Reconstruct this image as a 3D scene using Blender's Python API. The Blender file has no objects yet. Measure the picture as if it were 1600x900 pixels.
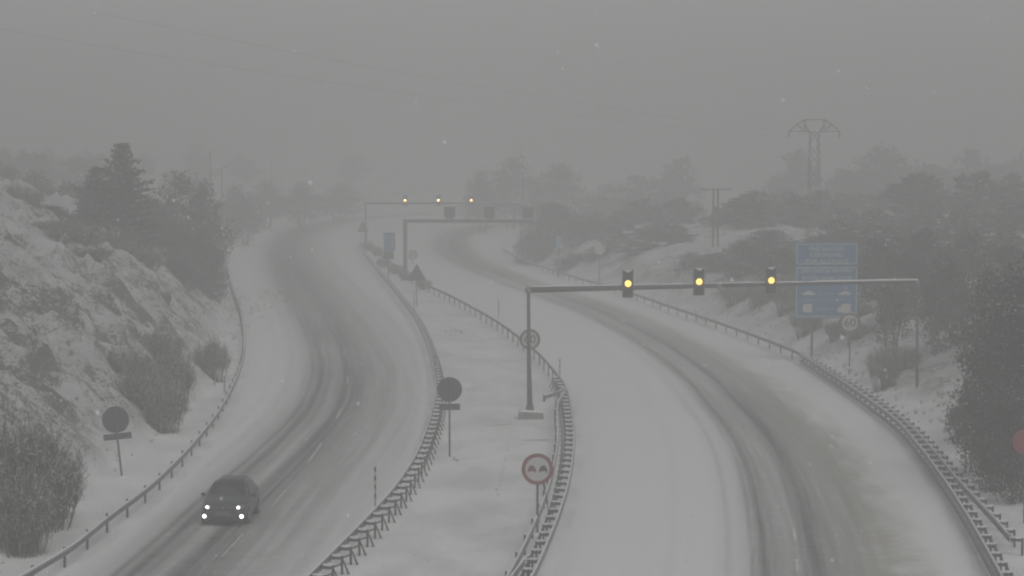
import bpy, bmesh, math, random
import numpy as np
from mathutils import Vector, Matrix
random.seed(7)
rng = np.random.default_rng(11)
PI = math.pi
# ------------------------------------------------------------------ camera, sky, sun, exposure
S = bpy.context.scene
COL = S.collection
FPX, H, HOR = 4000.0, 14.7, 225.0          # focal length in px of a 1600 px wide frame, camera height, horizon offset
PITCH = math.atan(HOR / FPX)
cam_d = bpy.data.cameras.new('camera'); cam = bpy.data.objects.new('camera', cam_d); COL.objects.link(cam)
cam.location = (0, 0, H); cam.rotation_euler = (PI/2 - PITCH, 0, 0)
cam_d.sensor_width = 36; cam_d.lens = 36 * FPX / 1600
cam_d.clip_start = 0.5; cam_d.clip_end = 6000
S.camera = cam
cam_d.dof.use_dof = True; cam_d.dof.focus_distance = 150; cam_d.dof.aperture_fstop = 5.6
W = bpy.data.worlds.new("World"); S.world = W; W.use_nodes = True
nt = W.node_tree; nt.nodes.clear()
SUN_EL, SUN_AZ = math.radians(48), math.radians(150)
sky = nt.nodes.new('ShaderNodeTexSky'); sky.sky_type = 'NISHITA'; sky.sun_disc = False
sky.sun_elevation = SUN_EL; sky.sun_rotation = SUN_AZ; sky.dust_density = 4; sky.air_density = 1.0; sky.altitude = 1300
hs = nt.nodes.new('ShaderNodeHueSaturation'); hs.inputs['Saturation'].default_value = 0.06
bg = nt.nodes.new('ShaderNodeBackground'); bg.inputs[1].default_value = 0.055
wo = nt.nodes.new('ShaderNodeOutputWorld')
nt.links.new(sky.outputs[0], hs.inputs['Color']); nt.links.new(hs.outputs[0], bg.inputs[0]); nt.links.new(bg.outputs[0], wo.inputs[0])
sun_d = bpy.data.lights.new('sun', 'SUN'); sun_d.energy = 0.5; sun_d.angle = math.radians(40); sun_d.color = (1, 0.985, 0.96)
sun = bpy.data.objects.new('sun', sun_d); COL.objects.link(sun)
sd = Vector((math.sin(SUN_AZ)*math.cos(SUN_EL), math.cos(SUN_AZ)*math.cos(SUN_EL), math.sin(SUN_EL)))
sun.rotation_euler = sd.to_track_quat('Z', 'Y').to_euler(); sun.location = sd * 60
S.view_settings.view_transform = 'Standard'; S.view_settings.look = 'None'
S.view_settings.exposure = 0.78; S.view_settings.gamma = 1.0; S.view_settings.use_curve_mapping = False
S.cycles.volume_bounces = 1; S.cycles.max_bounces = 6; S.cycles.transparent_max_bounces = 12
S.cycles.filter_width = 2.1
HAZE_DENSITY = 0.0049

def sc(d): return FPX / d
def at(px, py, z=0.0):
    """point of the level z seen at photo pixel (px, py)"""
    s = (py - HOR) / (H - z); d = FPX / s
    return ((px - 800) / s, d)
def xz(px, py, d): return ((px - 800) * d / FPX, H - (py - HOR) * d / FPX)

# ------------------------------------------------------------------ materials
MATS = {}
def mat(name, col, rough=0.7, metal=0.0, noise=0.0, nscale=5.0, emit=None, estr=0.0, col2=None, bump=0.0):
    if name in MATS: return MATS[name]
    m = bpy.data.materials.new(name); m.use_nodes = True; t = m.node_tree; b = t.nodes['Principled BSDF']
    b.inputs['Base Color'].default_value = (*col, 1); b.inputs['Roughness'].default_value = rough
    b.inputs['Metallic'].default_value = metal
    if noise or col2:
        tc = t.nodes.new('ShaderNodeTexCoord'); n = t.nodes.new('ShaderNodeTexNoise'); n.inputs['Scale'].default_value = nscale
        n.inputs['Detail'].default_value = 5
        r = t.nodes.new('ShaderNodeValToRGB')
        c2 = col2 if col2 else tuple(c * (1 - noise) for c in col)
        r.color_ramp.elements[0].position = 0.35; r.color_ramp.elements[1].position = 0.65
        r.color_ramp.elements[0].color = (*c2, 1); r.color_ramp.elements[1].color = (*col, 1)
        t.links.new(tc.outputs['Object'], n.inputs['Vector']); t.links.new(n.outputs['Fac'], r.inputs[0]); t.links.new(r.outputs[0], b.inputs['Base Color'])
        if bump:
            bp = t.nodes.new('ShaderNodeBump'); bp.inputs['Strength'].default_value = bump; bp.inputs['Distance'].default_value = 0.05
            t.links.new(n.outputs['Fac'], bp.inputs['Height']); t.links.new(bp.outputs[0], b.inputs['Normal'])
    if emit:
        b.inputs['Emission Color'].default_value = (*emit, 1); b.inputs['Emission Strength'].default_value = estr
    MATS[name] = m; return m
SNOW = mat('snow', (0.78, 0.78, 0.79), 0.8, noise=0.07, nscale=1.5)
GALV = mat('galvanised steel', (0.26, 0.265, 0.265), 0.6, 0.15, noise=0.3, nscale=3)
GALVD = mat('weathered galvanised post', (0.10, 0.10, 0.10), 0.7, 0.1, noise=0.35, nscale=2)
DARK = mat('dark grey paint', (0.062, 0.058, 0.055), 0.6, noise=0.2)
SIGNBACK = mat('grey sign back', (0.085, 0.088, 0.09), 0.65, 0.1, noise=0.25, nscale=2.5)
WHITE = mat('white sign film', (0.50, 0.495, 0.49), 0.5, noise=0.06)
RED = mat('red sign film', (0.25, 0.08, 0.085), 0.5, noise=0.25, nscale=4)
BLUE = mat('blue sign film', (0.06, 0.15, 0.29), 0.5, noise=0.12, nscale=2)
BLACK = mat('black sign film', (0.06, 0.06, 0.06), 0.5)
CONC = mat('wet concrete', (0.26, 0.26, 0.25), 0.85, noise=0.3, nscale=3)
BARK = mat('bark', (0.07, 0.055, 0.045), 0.9, noise=0.4, nscale=6)
TWIG = mat('bare twigs', (0.11, 0.095, 0.082), 0.9, noise=0.3, nscale=2)
NEEDLE = mat('dark needles', (0.024, 0.023, 0.023), 0.85, noise=0.45, nscale=1.2)
LEAF = mat('dull evergreen leaves', (0.047, 0.047, 0.042), 0.85, noise=0.4, nscale=1.0)

# ------------------------------------------------------------------ object helpers
def tag(o, label=None, cat=None, group=None, kind=None):
    if label: o['label'] = label
    if cat: o['category'] = cat
    if group: o['group'] = group
    if kind: o['kind'] = kind
    return o
def empty(name, loc, rz=0.0, label=None, cat=None, group=None):
    o = bpy.data.objects.new(name, None); COL.objects.link(o); o.location = loc; o.rotation_euler = (0, 0, rz)
    o.empty_display_size = 0.3
    return tag(o, label, cat, group)
class MB:
    """collects shapes; build() links them as one mesh object"""
    def __init__(s): s.v = []; s.f = []; s.m = []
    def add(s, vs, fs, mi=0):
        n = len(s.v); s.v += [tuple(v) for v in vs]; s.f += [tuple(n + i for i in f) for f in fs]; s.m += [mi] * len(fs)
    def box(s, x0, x1, y0, y1, z0, z1, mi=0):
        s.add([(x0,y0,z0),(x1,y0,z0),(x1,y1,z0),(x0,y1,z0),(x0,y0,z1),(x1,y0,z1),(x1,y1,z1),(x0,y1,z1)],
              [(0,3,2,1),(4,5,6,7),(0,1,5,4),(1,2,6,5),(2,3,7,6),(3,0,4,7)], mi)
    def tube(s, pts, r0, r1=None, n=8, mi=0, caps=True):
        r1 = r0 if r1 is None else r1
        P = [Vector(p) for p in pts]; rings = []
        for i, p in enumerate(P):
            d = (P[min(i+1, len(P)-1)] - P[max(i-1, 0)]).normalized()
            a = d.cross(Vector((0, 0, 1)))
            if a.length < 0.01: a = d.cross(Vector((1, 0, 0)))
            a.normalize(); b = d.cross(a)
            r = r0 + (r1 - r0) * i / max(1, len(P) - 1)
            rings.append([p + a * (r * math.cos(2*PI*k/n)) + b * (r * math.sin(2*PI*k/n)) for k in range(n)])
        vs = [v for q in rings for v in q]; fs = []
        for i in range(len(P) - 1):
            for k in range(n):
                fs.append((i*n + k, i*n + (k+1) % n, (i+1)*n + (k+1) % n, (i+1)*n + k))
        if caps: fs += [tuple(range(n))[::-1], tuple((len(P)-1)*n + k for k in range(n))]
        s.add(vs, fs, mi)
    def prism(s, outline, y0, y1, mi=0):
        """outline of (x, z) points given thickness along y"""
        n = len(outline)
        vs = [(x, y0, z) for x, z in outline] + [(x, y1, z) for x, z in outline]
        fs = [tuple(range(n)), tuple(range(2*n-1, n-1, -1))] + [(k, n + k, n + (k+1) % n, (k+1) % n) for k in range(n)]
        s.add(vs, fs, mi)
    def disc(s, cx, cz, r, y0, y1, n=32, mi=0):
        s.prism([(cx + r*math.cos(2*PI*k/n), cz + r*math.sin(2*PI*k/n)) for k in range(n)], y0, y1, mi)
    def ball(s, c, rx, ry, rz, n=10, m=6, mi=0):
        vs = [(c[0], c[1], c[2]+rz)]
        for i in range(1, m):
            a = PI*i/m
            for k in range(n):
                b = 2*PI*k/n; vs.append((c[0]+rx*math.sin(a)*math.cos(b), c[1]+ry*math.sin(a)*math.sin(b), c[2]+rz*math.cos(a)))
        vs.append((c[0], c[1], c[2]-rz)); fs = []
        for k in range(n): fs.append((0, 1+k, 1+(k+1)%n))
        for i in range(m-2):
            for k in range(n): fs.append((1+i*n+k, 1+(i+1)*n+k, 1+(i+1)*n+(k+1)%n, 1+i*n+(k+1)%n))
        L = len(vs)-1
        for k in range(n): fs.append((L, 1+(m-2)*n+(k+1)%n, 1+(m-2)*n+k))
        s.add(vs, fs, mi)
    def build(s, name, mats, parent=None, smooth=False, loc=None, rot=None, recalc=True):
        me = bpy.data.meshes.new(name); me.from_pydata(s.v, [], s.f)
        for m in (mats if isinstance(mats, (list, tuple)) else [mats]): me.materials.append(m)
        me.polygons.foreach_set('material_index', s.m)
        if smooth: me.polygons.foreach_set('use_smooth', [True] * len(s.f))
        if recalc:
            b = bmesh.new(); b.from_mesh(me); bmesh.ops.recalc_face_normals(b, faces=b.faces); b.to_mesh(me); b.free()
        me.update()
        o = bpy.data.objects.new(name, me); COL.objects.link(o)
        if parent: o.parent = parent
        if loc: o.location = loc
        if rot: o.rotation_euler = rot
        return o
def children(o): return [c for c in bpy.data.objects if c.parent == o]
def copy_tree(o, parent=None, chmap=None):
    kids = CH.get(o.name) if False else [c for c in o.children]
    c = o.copy(); COL.objects.link(c); c.parent = parent
    for k in kids: copy_tree(k, c)
    return c
def text_part(name, txt, m, parent, loc, size, width=None, depth=0.004, align='CENTER'):
    cu = bpy.data.curves.new(name, 'FONT'); cu.body = txt; cu.size = size; cu.extrude = depth
    cu.align_x = align; cu.align_y = 'CENTER'; cu.offset = size * 0.012
    tmp = bpy.data.objects.new('tmp_text', cu); COL.objects.link(tmp)
    bpy.context.view_layer.update()
    me = bpy.data.meshes.new_from_object(tmp.evaluated_get(bpy.context.evaluated_depsgraph_get()))
    bpy.data.objects.remove(tmp); bpy.data.curves.remove(cu)
    me.materials.clear(); me.materials.append(m); me.name = name
    o = bpy.data.objects.new(name, me); COL.objects.link(o); o.parent = parent
    o.location = loc; o.rotation_euler = (PI/2, 0, 0)
    if width:
        xs = [v.co.x for v in me.vertices]; w = max(xs) - min(xs)
        f = width / w
        for v in me.vertices: v.co.x *= f
    return o

# ------------------------------------------------------------------ curves of the place
def catmull(pts, step=2.0):
    P = [np.array(p, float) for p in pts]; out = []
    for i in range(len(P) - 1):
        p0 = P[i-1] if i else 2*P[0]-P[1]; p1 = P[i]; p2 = P[i+1]; p3 = P[i+2] if i+2 < len(P) else 2*P[-1]-P[-2]
        n = max(2, int(np.linalg.norm((p2-p1)[:2]) / step))
        for k in range(n):
            t = k / n
            out.append(0.5*((2*p1) + (-p0+p2)*t + (2*p0-5*p1+4*p2-p3)*t*t + (-p0+3*p1-3*p2+p3)*t**3))
    out.append(P[-1]); return np.array(out)
def resample(pts, step):
    d = np.r_[0, np.cumsum(np.linalg.norm(np.diff(pts, axis=0), axis=1))]
    n = max(1, int(round(d[-1] / step)))
    s = np.linspace(0, d[-1], n + 1)
    return np.c_[np.interp(s, d, pts[:, 0]), np.interp(s, d, pts[:, 1])]
RT = 0.7
def rails(px): return [at(x, y, RT) for x, y in px]
LR = rails([(-60,958),(35,898),(103,858),(170,805),(240,752),(310,680),(355,615),(380,548),(377,490),(362,445),(352,402),(350,376),(360,354),(392,339),(450,330)])
ML = rails([(390,992),(485,898),(582,800),(625,750),(656,697),(677,632),(679,590),(667,535),(645,490),(612,447),(577,405),(562,386),(560,378)])
MR = rails([(590,386),(605,403),(645,433),(704,461),(775,500),(835,545),(866,578),(884,604),(893,640),(897,685),(890,745),(876,795),(858,842),(836,892),(800,960)])
RB = rails([(786,388),(815,404),(850,416),(900,432),(960,448),(1000,461),(1050,478),(1110,498),(1170,519),(1225,540),(1262,556),(1300,579),(1364,617),(1425,665),(1465,707),(1503,752),(1548,800),(1585,841)])
RF = rails([(1252,553),(1290,577),(1342,611),(1402,655),(1440,697),(1478,747),(1515,803),(1547,858),(1572,903),(1600,965)])
LRc = catmull(LR); MLc = catmull(ML); MRc = catmull(MR); RBc = catmull(RB); RFc = catmull(RF)
T1 = catmull([at(x, y) for x, y in [(180,960),(245,896),(290,855),(372,775),(450,702),(502,643),(519,600),(519,560),(501,510),(477,470),(457,440),(443,410),(443,385),(462,363),(510,348),(575,340),(660,333)]])
T2 = catmull([at(x, y) for x, y in [(1250,960),(1242,896),(1226,810),(1198,726),(1166,672),(1134,635),(1100,597),(1052,558),(993,521),(928,490),(870,468),(800,443),(745,420),(708,400),(694,382),(705,366),(740,355),(820,348)]])
# carriageway cross-sections: left and right edge
def px_g(l): return [at(x, y) for x, y in l]
L1 = [(-16.3, 40), (-16, 70)] + [tuple(p) for p in rails([(35,898),(139,830),(240,752),(310,680),(355,615),(380,548),(377,490),(358,440),(350,390)])] + px_g([(357,362),(392,345),(450,335),(540,328),(650,323)])
R1 = [(-8.8, 40), (-7.5, 70)] + [tuple(p) for p in rails([(485,898),(560,824),(625,750),(660,688),(679,615),(672,550),(645,490),(606,440),(562,388)])] + px_g([(560,368),(585,355),(640,346),(720,339),(830,333)])
L2 = [(0.5, 40), (0.6, 70)] + [tuple(p) for p in rails([(836,892),(874,800),(893,740),(897,680),(884,604),(835,545),(775,500),(704,461),(645,433),(605,403),(592,382)])] + px_g([(606,366),(650,356),(730,346),(840,340)])
R2 = [(18.5, 40), (17, 70)] + [tuple(p) for p in rails([(1572,903),(1530,829),(1478,747),(1425,680),(1342,603),(1262,556),(1170,519),(1050,478),(950,445),(850,416),(790,390)])] + px_g([(790,376),(815,362),(880,353),(980,345)])
FL = catmull([(-18,0),(-18,40),(-18,80)] + px_g([(30,850),(120,775),(200,705),(262,665),(332,600),(343,540),(345,480),(340,430),(336,395),(342,364),(372,344),(430,332),(520,323),(640,317),(800,311),(1000,307),(1300,304)]), 3)
rbp = RBc[(RBc[:,1] > 105)][::-1]
rbn = np.gradient(rbp, axis=0); rbn /= np.linalg.norm(rbn, axis=1)[:, None]
off_r = np.c_[rbn[:,1], -rbn[:,0]] * 1.5
FR = np.vstack([[(23,0),(22,60),(20.5,95)], (rbp + off_r)[::3], catmull(px_g([(800,374),(830,362),(900,354),(1000,347),(1200,341),(1600,336)]), 4)])

def hash2(ix, iy, seed):
    h = (ix.astype(np.int64) * 374761393 + iy.astype(np.int64) * 668265263 + seed * 974634777) & 0x7fffffff
    h = ((h ^ (h >> 13)) * 1274126177) & 0x7fffffff
    return ((h ^ (h >> 16)) & 0xffff) / 65535.0
def vnoise(x, y, seed=0):
    ix = np.floor(x); iy = np.floor(y); fx = x - ix; fy = y - iy
    fx = fx*fx*(3-2*fx); fy = fy*fy*(3-2*fy)
    a = hash2(ix, iy, seed); b = hash2(ix+1, iy, seed); c = hash2(ix, iy+1, seed); d = hash2(ix+1, iy+1, seed)
    return (a*(1-fx)+b*fx)*(1-fy) + (c*(1-fx)+d*fx)*fy
def fbm(x, y, seed=0, o=4):
    r = 0; a = 0.5; s = 0
    for i in range(o): r = r + a*vnoise(x*2**i, y*2**i, seed+i); s += a; a *= 0.5
    return r / s
def sdist(X, Y, P):
    """distance to polyline P, positive on its left side"""
    best = np.full(X.shape, 1e9); sign = np.ones(X.shape)
    for i in range(len(P) - 1):
        ax, ay = P[i]; dx, dy = P[i+1] - P[i]; L2_ = dx*dx + dy*dy
        if L2_ < 1e-9: continue
        t = np.clip(((X-ax)*dx + (Y-ay)*dy) / L2_, 0, 1)
        ex = X - (ax + t*dx); ey = Y - (ay + t*dy); d = ex*ex + ey*ey
        m = d < best; best = np.where(m, d, best); sign = np.where(m, np.sign(dx*ey - dy*ex), sign)
    return np.sqrt(best) * sign
def sm(a, b, x):
    t = np.clip((x - a) / (b - a), 0, 1); return t*t*(3-2*t)
def terrain(X, Y, fine=True):
    X = np.asarray(X, float); Y = np.asarray(Y, float)
    dl = sdist(X, Y, FL); dr = -sdist(X, Y, FR)
    k = sm(215, 300, Y); cap = 13.0*(1-k) + 5.0*k; slope = 0.92*(1-k) + 0.38*k
    d = np.maximum(dl, 0)
    n1 = fbm(X*0.12, Y*0.12, 3) - 0.5; n2 = fbm(X*0.5, Y*0.7, 9) - 0.5
    hl = cap * (1 - np.exp(-d*slope*1.15/cap)) * 1.08 + 0.045*np.minimum(np.maximum(d-12, 0), 160)
    n3 = fbm(X*1.3, Y*1.1, 21, 3) - 0.5; n4 = np.abs(fbm(X*0.33+Y*0.1, Y*0.28, 33, 4) - 0.5)
    hl = hl + sm(0.5, 5, d) * (n1*3.2 + n2*1.9 + n3*1.3 - n4*3.6*(1-k) + 0.9*(np.floor(fbm(X*0.45, Y*0.4, 51, 3)*9)/9 - 0.5)*(1-k))
    k2 = sm(140, 190, Y); k0 = sm(95, 135, Y); cap = 5.0; slope = (0.12*(1-k0) + 0.3*k0)*(1-k2) + 0.75*k2
    d2 = np.maximum(dr, 0)
    far = sm(290, 400, Y)
    hr = (cap*(1-0.7*far)) * (1 - np.exp(-d2*slope*1.2/cap)) + 0.05*np.minimum(np.maximum(d2-10, 0), 200)*(1-0.35*far)
    hr = hr + sm(0.5, 4, d2) * (n1*1.6 + n2*0.7)
    mound = np.where((dl <= 0) & (dr <= 0), 0, 0)
    h = np.where(dl > 0, np.maximum(hl, 0), 0) + np.where((dr > 0) & (dl <= 0), np.maximum(hr, 0), 0) + mound
    return h, dl, dr
def hz(x, y): return float(terrain(np.array([x]), np.array([y]))[0][0])

# ------------------------------------------------------------------ ground sheet
xs = list(np.arange(-62, 62.01, 0.42))
s = 0.5; x = 62
while x < 900: s = min(s*1.07, 30); x += s; xs.append(x); xs.insert(0, -x)
ys = [-120, -60, 0, 30, 45, 55]; y = 60
while y < 1500: y += max(0.5, 0.0042*y) if y < 700 else 12; ys.append(y)
xs = np.array(xs); ys = np.array(ys)
GX, GY = np.meshgrid(xs, ys); HZ, DL, DR = terrain(GX, GY)
nx, ny = len(xs), len(ys)
me = bpy.data.meshes.new('ground')
co = np.c_[GX.ravel(), GY.ravel(), HZ.ravel()].astype(np.float32)
idx = np.arange(nx*ny).reshape(ny, nx)
quads = np.stack([idx[:-1,:-1], idx[:-1,1:], idx[1:,1:], idx[1:,:-1]], -1).reshape(-1, 4)
me.vertices.add(len(co)); me.vertices.foreach_set('co', co.ravel())
me.loops.add(quads.size); me.loops.foreach_set('vertex_index', quads.ravel().astype(np.int32))
me.polygons.add(len(quads)); me.polygons.foreach_set('loop_start', np.arange(0, quads.size, 4, dtype=np.int32))
me.polygons.foreach_set('loop_total', np.full(len(quads), 4, np.int32)); me.update(); me.validate()
me.polygons.foreach_set('use_smooth', np.ones(len(quads), bool))
# 'wild': 0 on mown flat verges, 1 on the rough banks where rock and grass poke through the snow
wild = np.clip(sm(-0.6, 2.5, DL) + 0.85*sm(0.3, 3.0, DR), 0, 1)
a = me.attributes.new('wild', 'FLOAT', 'POINT'); a.data.foreach_set('value', wild.ravel().astype(np.float32))
ground = bpy.data.objects.new('ground', me); COL.objects.link(ground)
tag(ground, 'snow covered ground with rough banks either side of the motorway', 'ground', kind='structure')
m = bpy.data.materials.new('snowy ground'); m.use_nodes = True; t = m.node_tree; N = t.nodes; Lk = t.links.new; b = N['Principled BSDF']
b.inputs['Roughness'].default_value = 0.85
tc = N.new('ShaderNodeTexCoord'); at_ = N.new('ShaderNodeAttribute'); at_.attribute_name = 'wild'
def noise_node(scale, mapping, detail=6, rough=0.6):
    mp = N.new('ShaderNodeMapping'); mp.inputs['Scale'].default_value = mapping
    n = N.new('ShaderNodeTexNoise'); n.inputs['Scale'].default_value = scale; n.inputs['Detail'].default_value = detail; n.inputs['Roughness'].default_value = rough
    Lk(tc.outputs['Object'], mp.inputs[0]); Lk(mp.outputs[0], n.inputs['Vector']); return n
def mth(op, a, b_=None, c=None):
    n = N.new('ShaderNodeMath'); n.operation = op
    for i, v in enumerate([a, b_, c]):
        if v is None: continue
        if isinstance(v, (int, float)): n.inputs[i].default_value = v
        else: Lk(v, n.inputs[i])
    return n.outputs[0]
big = noise_node(0.30, (1, 0.8, 1.2), 6); fin = noise_node(1.9, (0.85, 0.8, 1.0), 9, 0.75); fine2 = noise_node(6.0, (1, 1, 1), 4)
f = mth('ADD', mth('MULTIPLY', big.outputs['Fac'], 0.75), mth('MULTIPLY', fin.outputs['Fac'], 0.75))
f = mth('ADD', f, mth('MULTIPLY', fine2.outputs['Fac'], 0.45))
geo = N.new('ShaderNodeNewGeometry'); sep = N.new('ShaderNodeSeparateXYZ'); Lk(geo.outputs['Normal'], sep.inputs[0])
steep = mth('SUBTRACT', 1.0, sep.outputs['Z'])
f = mth('ADD', f, mth('MULTIPLY', steep, 0.30))
mr = N.new('ShaderNodeMapRange'); mr.interpolation_type = 'SMOOTHSTEP'; Lk(f, mr.inputs[0]); mr.inputs[1].default_value = 0.985; mr.inputs[2].default_value = 1.15
fac = mth('MULTIPLY', mr.outputs[0], at_.outputs['Fac'])
rock = N.new('ShaderNodeValToRGB'); rock.color_ramp.elements[0].color = (0.06, 0.055, 0.048, 1); rock.color_ramp.elements[1].color = (0.24, 0.225, 0.20, 1)
Lk(fine2.outputs['Fac'], rock.inputs[0])
snowc = N.new('ShaderNodeValToRGB'); snowc.color_ramp.elements[0].color = (0.62, 0.62, 0.62, 1); snowc.color_ramp.elements[1].color = (0.79, 0.79, 0.79, 1)
snowc.color_ramp.elements[0].position = 0.35; snowc.color_ramp.elements[1].position = 0.6
sn = noise_node(0.35, (1, 0.5, 1), 6, 0.55); Lk(sn.outputs['Fac'], snowc.inputs[0])
mx = N.new('ShaderNodeMix'); mx.data_type = 'RGBA'; Lk(fac, mx.inputs[0]); Lk(snowc.outputs[0], mx.inputs[6]); Lk(rock.outputs[0], mx.inputs[7])
Lk(mx.outputs[2], b.inputs['Base Color'])
bp = N.new('ShaderNodeBump'); bp.inputs['Strength'].default_value = 0.9; bp.inputs['Distance'].default_value = 0.6
hgt = mth('ADD', mth('MULTIPLY', fin.outputs['Fac'], mth('ADD', mth('MULTIPLY', at_.outputs['Fac'], 0.95), 0.05)), mth('MULTIPLY', sn.outputs['Fac'], 0.45))
Lk(hgt, bp.inputs['Height']); Lk(bp.outputs[0], b.inputs['Normal'])
me.materials.append(m)

# ------------------------------------------------------------------ carriageways
def road_mat(name):
    m = bpy.data.materials.new(name); m.use_nodes = True; t = m.node_tree; b = t.nodes['Principled BSDF']; L = t.links.new
    A = t.nodes.new('ShaderNodeAttribute'); A.attribute_name = 'slush'; Bm = t.nodes.new('ShaderNodeAttribute'); Bm.attribute_name = 'mud'
    uv = t.nodes.new('ShaderNodeAttribute'); uv.attribute_name = 'along'
    n = t.nodes.new('ShaderNodeTexNoise'); n.inputs['Scale'].default_value = 1.0; n.inputs['Detail'].default_value = 7; n.inputs['Roughness'].default_value = 0.62
    L(uv.outputs['Vector'], n.inputs['Vector'])
    n2 = t.nodes.new('ShaderNodeTexNoise'); n2.inputs['Scale'].default_value = 1.3; n2.inputs['Detail'].default_value = 6; n2.inputs['Roughness'].default_value = 0.65
    tc = t.nodes.new('ShaderNodeTexCoord'); L(tc.outputs['Object'], n2.inputs['Vector'])
    def M(op, a, b_, clamp=False):
        k = t.nodes.new('ShaderNodeMath'); k.operation = op; k.use_clamp = clamp
        for i, v in enumerate((a, b_)):
            if isinstance(v, (int, float)): k.inputs[i].default_value = v
            else: L(v, k.inputs[i])
        return k.outputs[0]
    mod = M('ADD', M('MULTIPLY', n.outputs['Fac'], 1.5), 0.28)
    fac = M('MULTIPLY', A.outputs['Fac'], mod, True)
    fac2 = M('ADD', fac, M('MULTIPLY', M('SUBTRACT', n2.outputs['Fac'], 0.5), M('MULTIPLY', A.outputs['Fac'], 0.85)), True)
    r = t.nodes.new('ShaderNodeValToRGB'); e = r.color_ramp.elements
    e[0].position = 0; e[0].color = (0.76, 0.76, 0.76, 1); e[1].position = 1; e[1].color = (0.065, 0.065, 0.064, 1)
    k = r.color_ramp.elements.new(0.45); k.color = (0.36, 0.36, 0.355, 1)
    L(fac2, r.inputs[0])
    mud = M('MULTIPLY', Bm.outputs['Fac'], M('MULTIPLY', M('SUBTRACT', n2.outputs['Fac'], 0.36), 3.2, True), True)
    mx = t.nodes.new('ShaderNodeMix'); mx.data_type = 'RGBA'; L(mud, mx.inputs[0]); L(r.outputs[0], mx.inputs[6]); mx.inputs[7].default_value = (0.42, 0.385, 0.31, 1)
    L(mx.outputs[2], b.inputs['Base Color'])
    rg = t.nodes.new('ShaderNodeMapRange'); L(fac2, rg.inputs[0]); rg.inputs[3].default_value = 0.85; rg.inputs[4].default_value = 0.5; L(rg.outputs[0], b.inputs['Roughness'])
    bp = t.nodes.new('ShaderNodeBump'); bp.inputs['Strength'].default_value = 0.35; bp.inputs['Distance'].default_value = 0.05
    L(M('ADD', n.outputs['Fac'], M('MULTIPLY', fac2, -1.2)), bp.inputs['Height']); L(bp.outputs[0], b.inputs['Normal'])
    return m
def ribbon(name, Le, Re, T, profile, label, z=0.004, na=110, kerb=0.45):
    q = catmull([(*a_, *b_) for a_, b_ in zip(Le, Re)], 1.4)
    A = q[:, :2]; Bq = q[:, 2:]
    w = np.linalg.norm(Bq - A, axis=1)[:, None]; A = A + (Bq - A) / w * kerb; Bq = Bq - (Bq - A) / w * kerb
    n = len(A); u = np.linspace(0, 1, na)
    P = A[:, None, :] * (1-u)[None, :, None] + Bq[:, None, :] * u[None, :, None]
    X = P[..., 0].ravel(); Y = P[..., 1].ravel()
    off = -sdist(X, Y, T)                                    # metres right of the beaten track
    al = np.repeat(np.r_[0, np.cumsum(np.linalg.norm(np.diff((A+Bq)/2, axis=0), axis=1))], na)
    sl, mu = profile(off, Y, al)
    edge = np.minimum(np.tile(u, n), 1-np.tile(u, n)) * np.repeat(w.ravel(), na)
    sl = sl * sm(0, 0.8, edge); mu = mu * sm(0, 0.6, edge)
    me = bpy.data.meshes.new(name)
    idx = np.arange(n*na).reshape(n, na)
    quads = np.stack([idx[:-1,:-1], idx[:-1,1:], idx[1:,1:], idx[1:,:-1]], -1).reshape(-1, 4)
    # ruts pressed into the snow, a few centimetres high between them
    zz = z + 0.03 * np.clip(1 - sl*1.3, 0, 1) * sm(0, 0.7, edge)
    me.from_pydata(np.c_[X, Y, zz].tolist(), [], quads.tolist())
    for nm, v in (('slush', sl), ('mud', mu)):
        a_ = me.attributes.new(nm, 'FLOAT', 'POINT'); a_.data.foreach_set('value', v.astype(np.float32))
    a_ = me.attributes.new('along', 'FLOAT_VECTOR', 'POINT')
    a_.data.foreach_set('vector', np.c_[off*3.0, al*0.05, off*0].astype(np.float32).ravel())
    me.polygons.foreach_set('use_smooth', [True]*len(quads))
    me.materials.append(road_mat(name + ' slush'))
    o = bpy.data.objects.new(name, me); COL.objects.link(o); tag(o, label, 'road', kind='structure')
    return o
g = lambda o, c, w: np.exp(-((o-c)/w)**2)
def prof_left(o, Y, al):
    wob = (vnoise(al*0.02, al*0+3.3, 5)-0.5)*0.35
    o = o - wob; near = sm(230, 130, Y); patch = 0.75+0.5*vnoise(al*0.05, o*0.35, 12)
    s = 0.44*np.exp(-(np.abs(o+0.1)/2.1)**3.2)*patch + (0.46*g(o, 0.80, 0.24) + 0.34*g(o, -0.85, 0.22) + 0.26*g(o, -1.40, 0.12) + 0.26*g(o, 1.25, 0.11) + 0.12*g(o, -0.3, 0.08))*(0.4+0.6*near)
    s = s - 0.10*g(o, 0.1, 0.22)*near + 0.30*sm(0.9, 1.6, o)*sm(4.6, 3.0, o)
    s = s + 0.14*sm(3.0, 3.8, o)*sm(7.5, 5.4, o) + 0.07*g(o, 4.6, 0.22) + 0.07*g(o, 6.1, 0.22) + 0.07*g(o, -2.9, 0.35) + 0.05*g(o, -3.9, 0.2)
    s = s*1.22 + 0.22*sm(200, 300, Y)*g(o, 0, 3.2)
    return np.clip(s, 0, 1), 0*o
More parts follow.
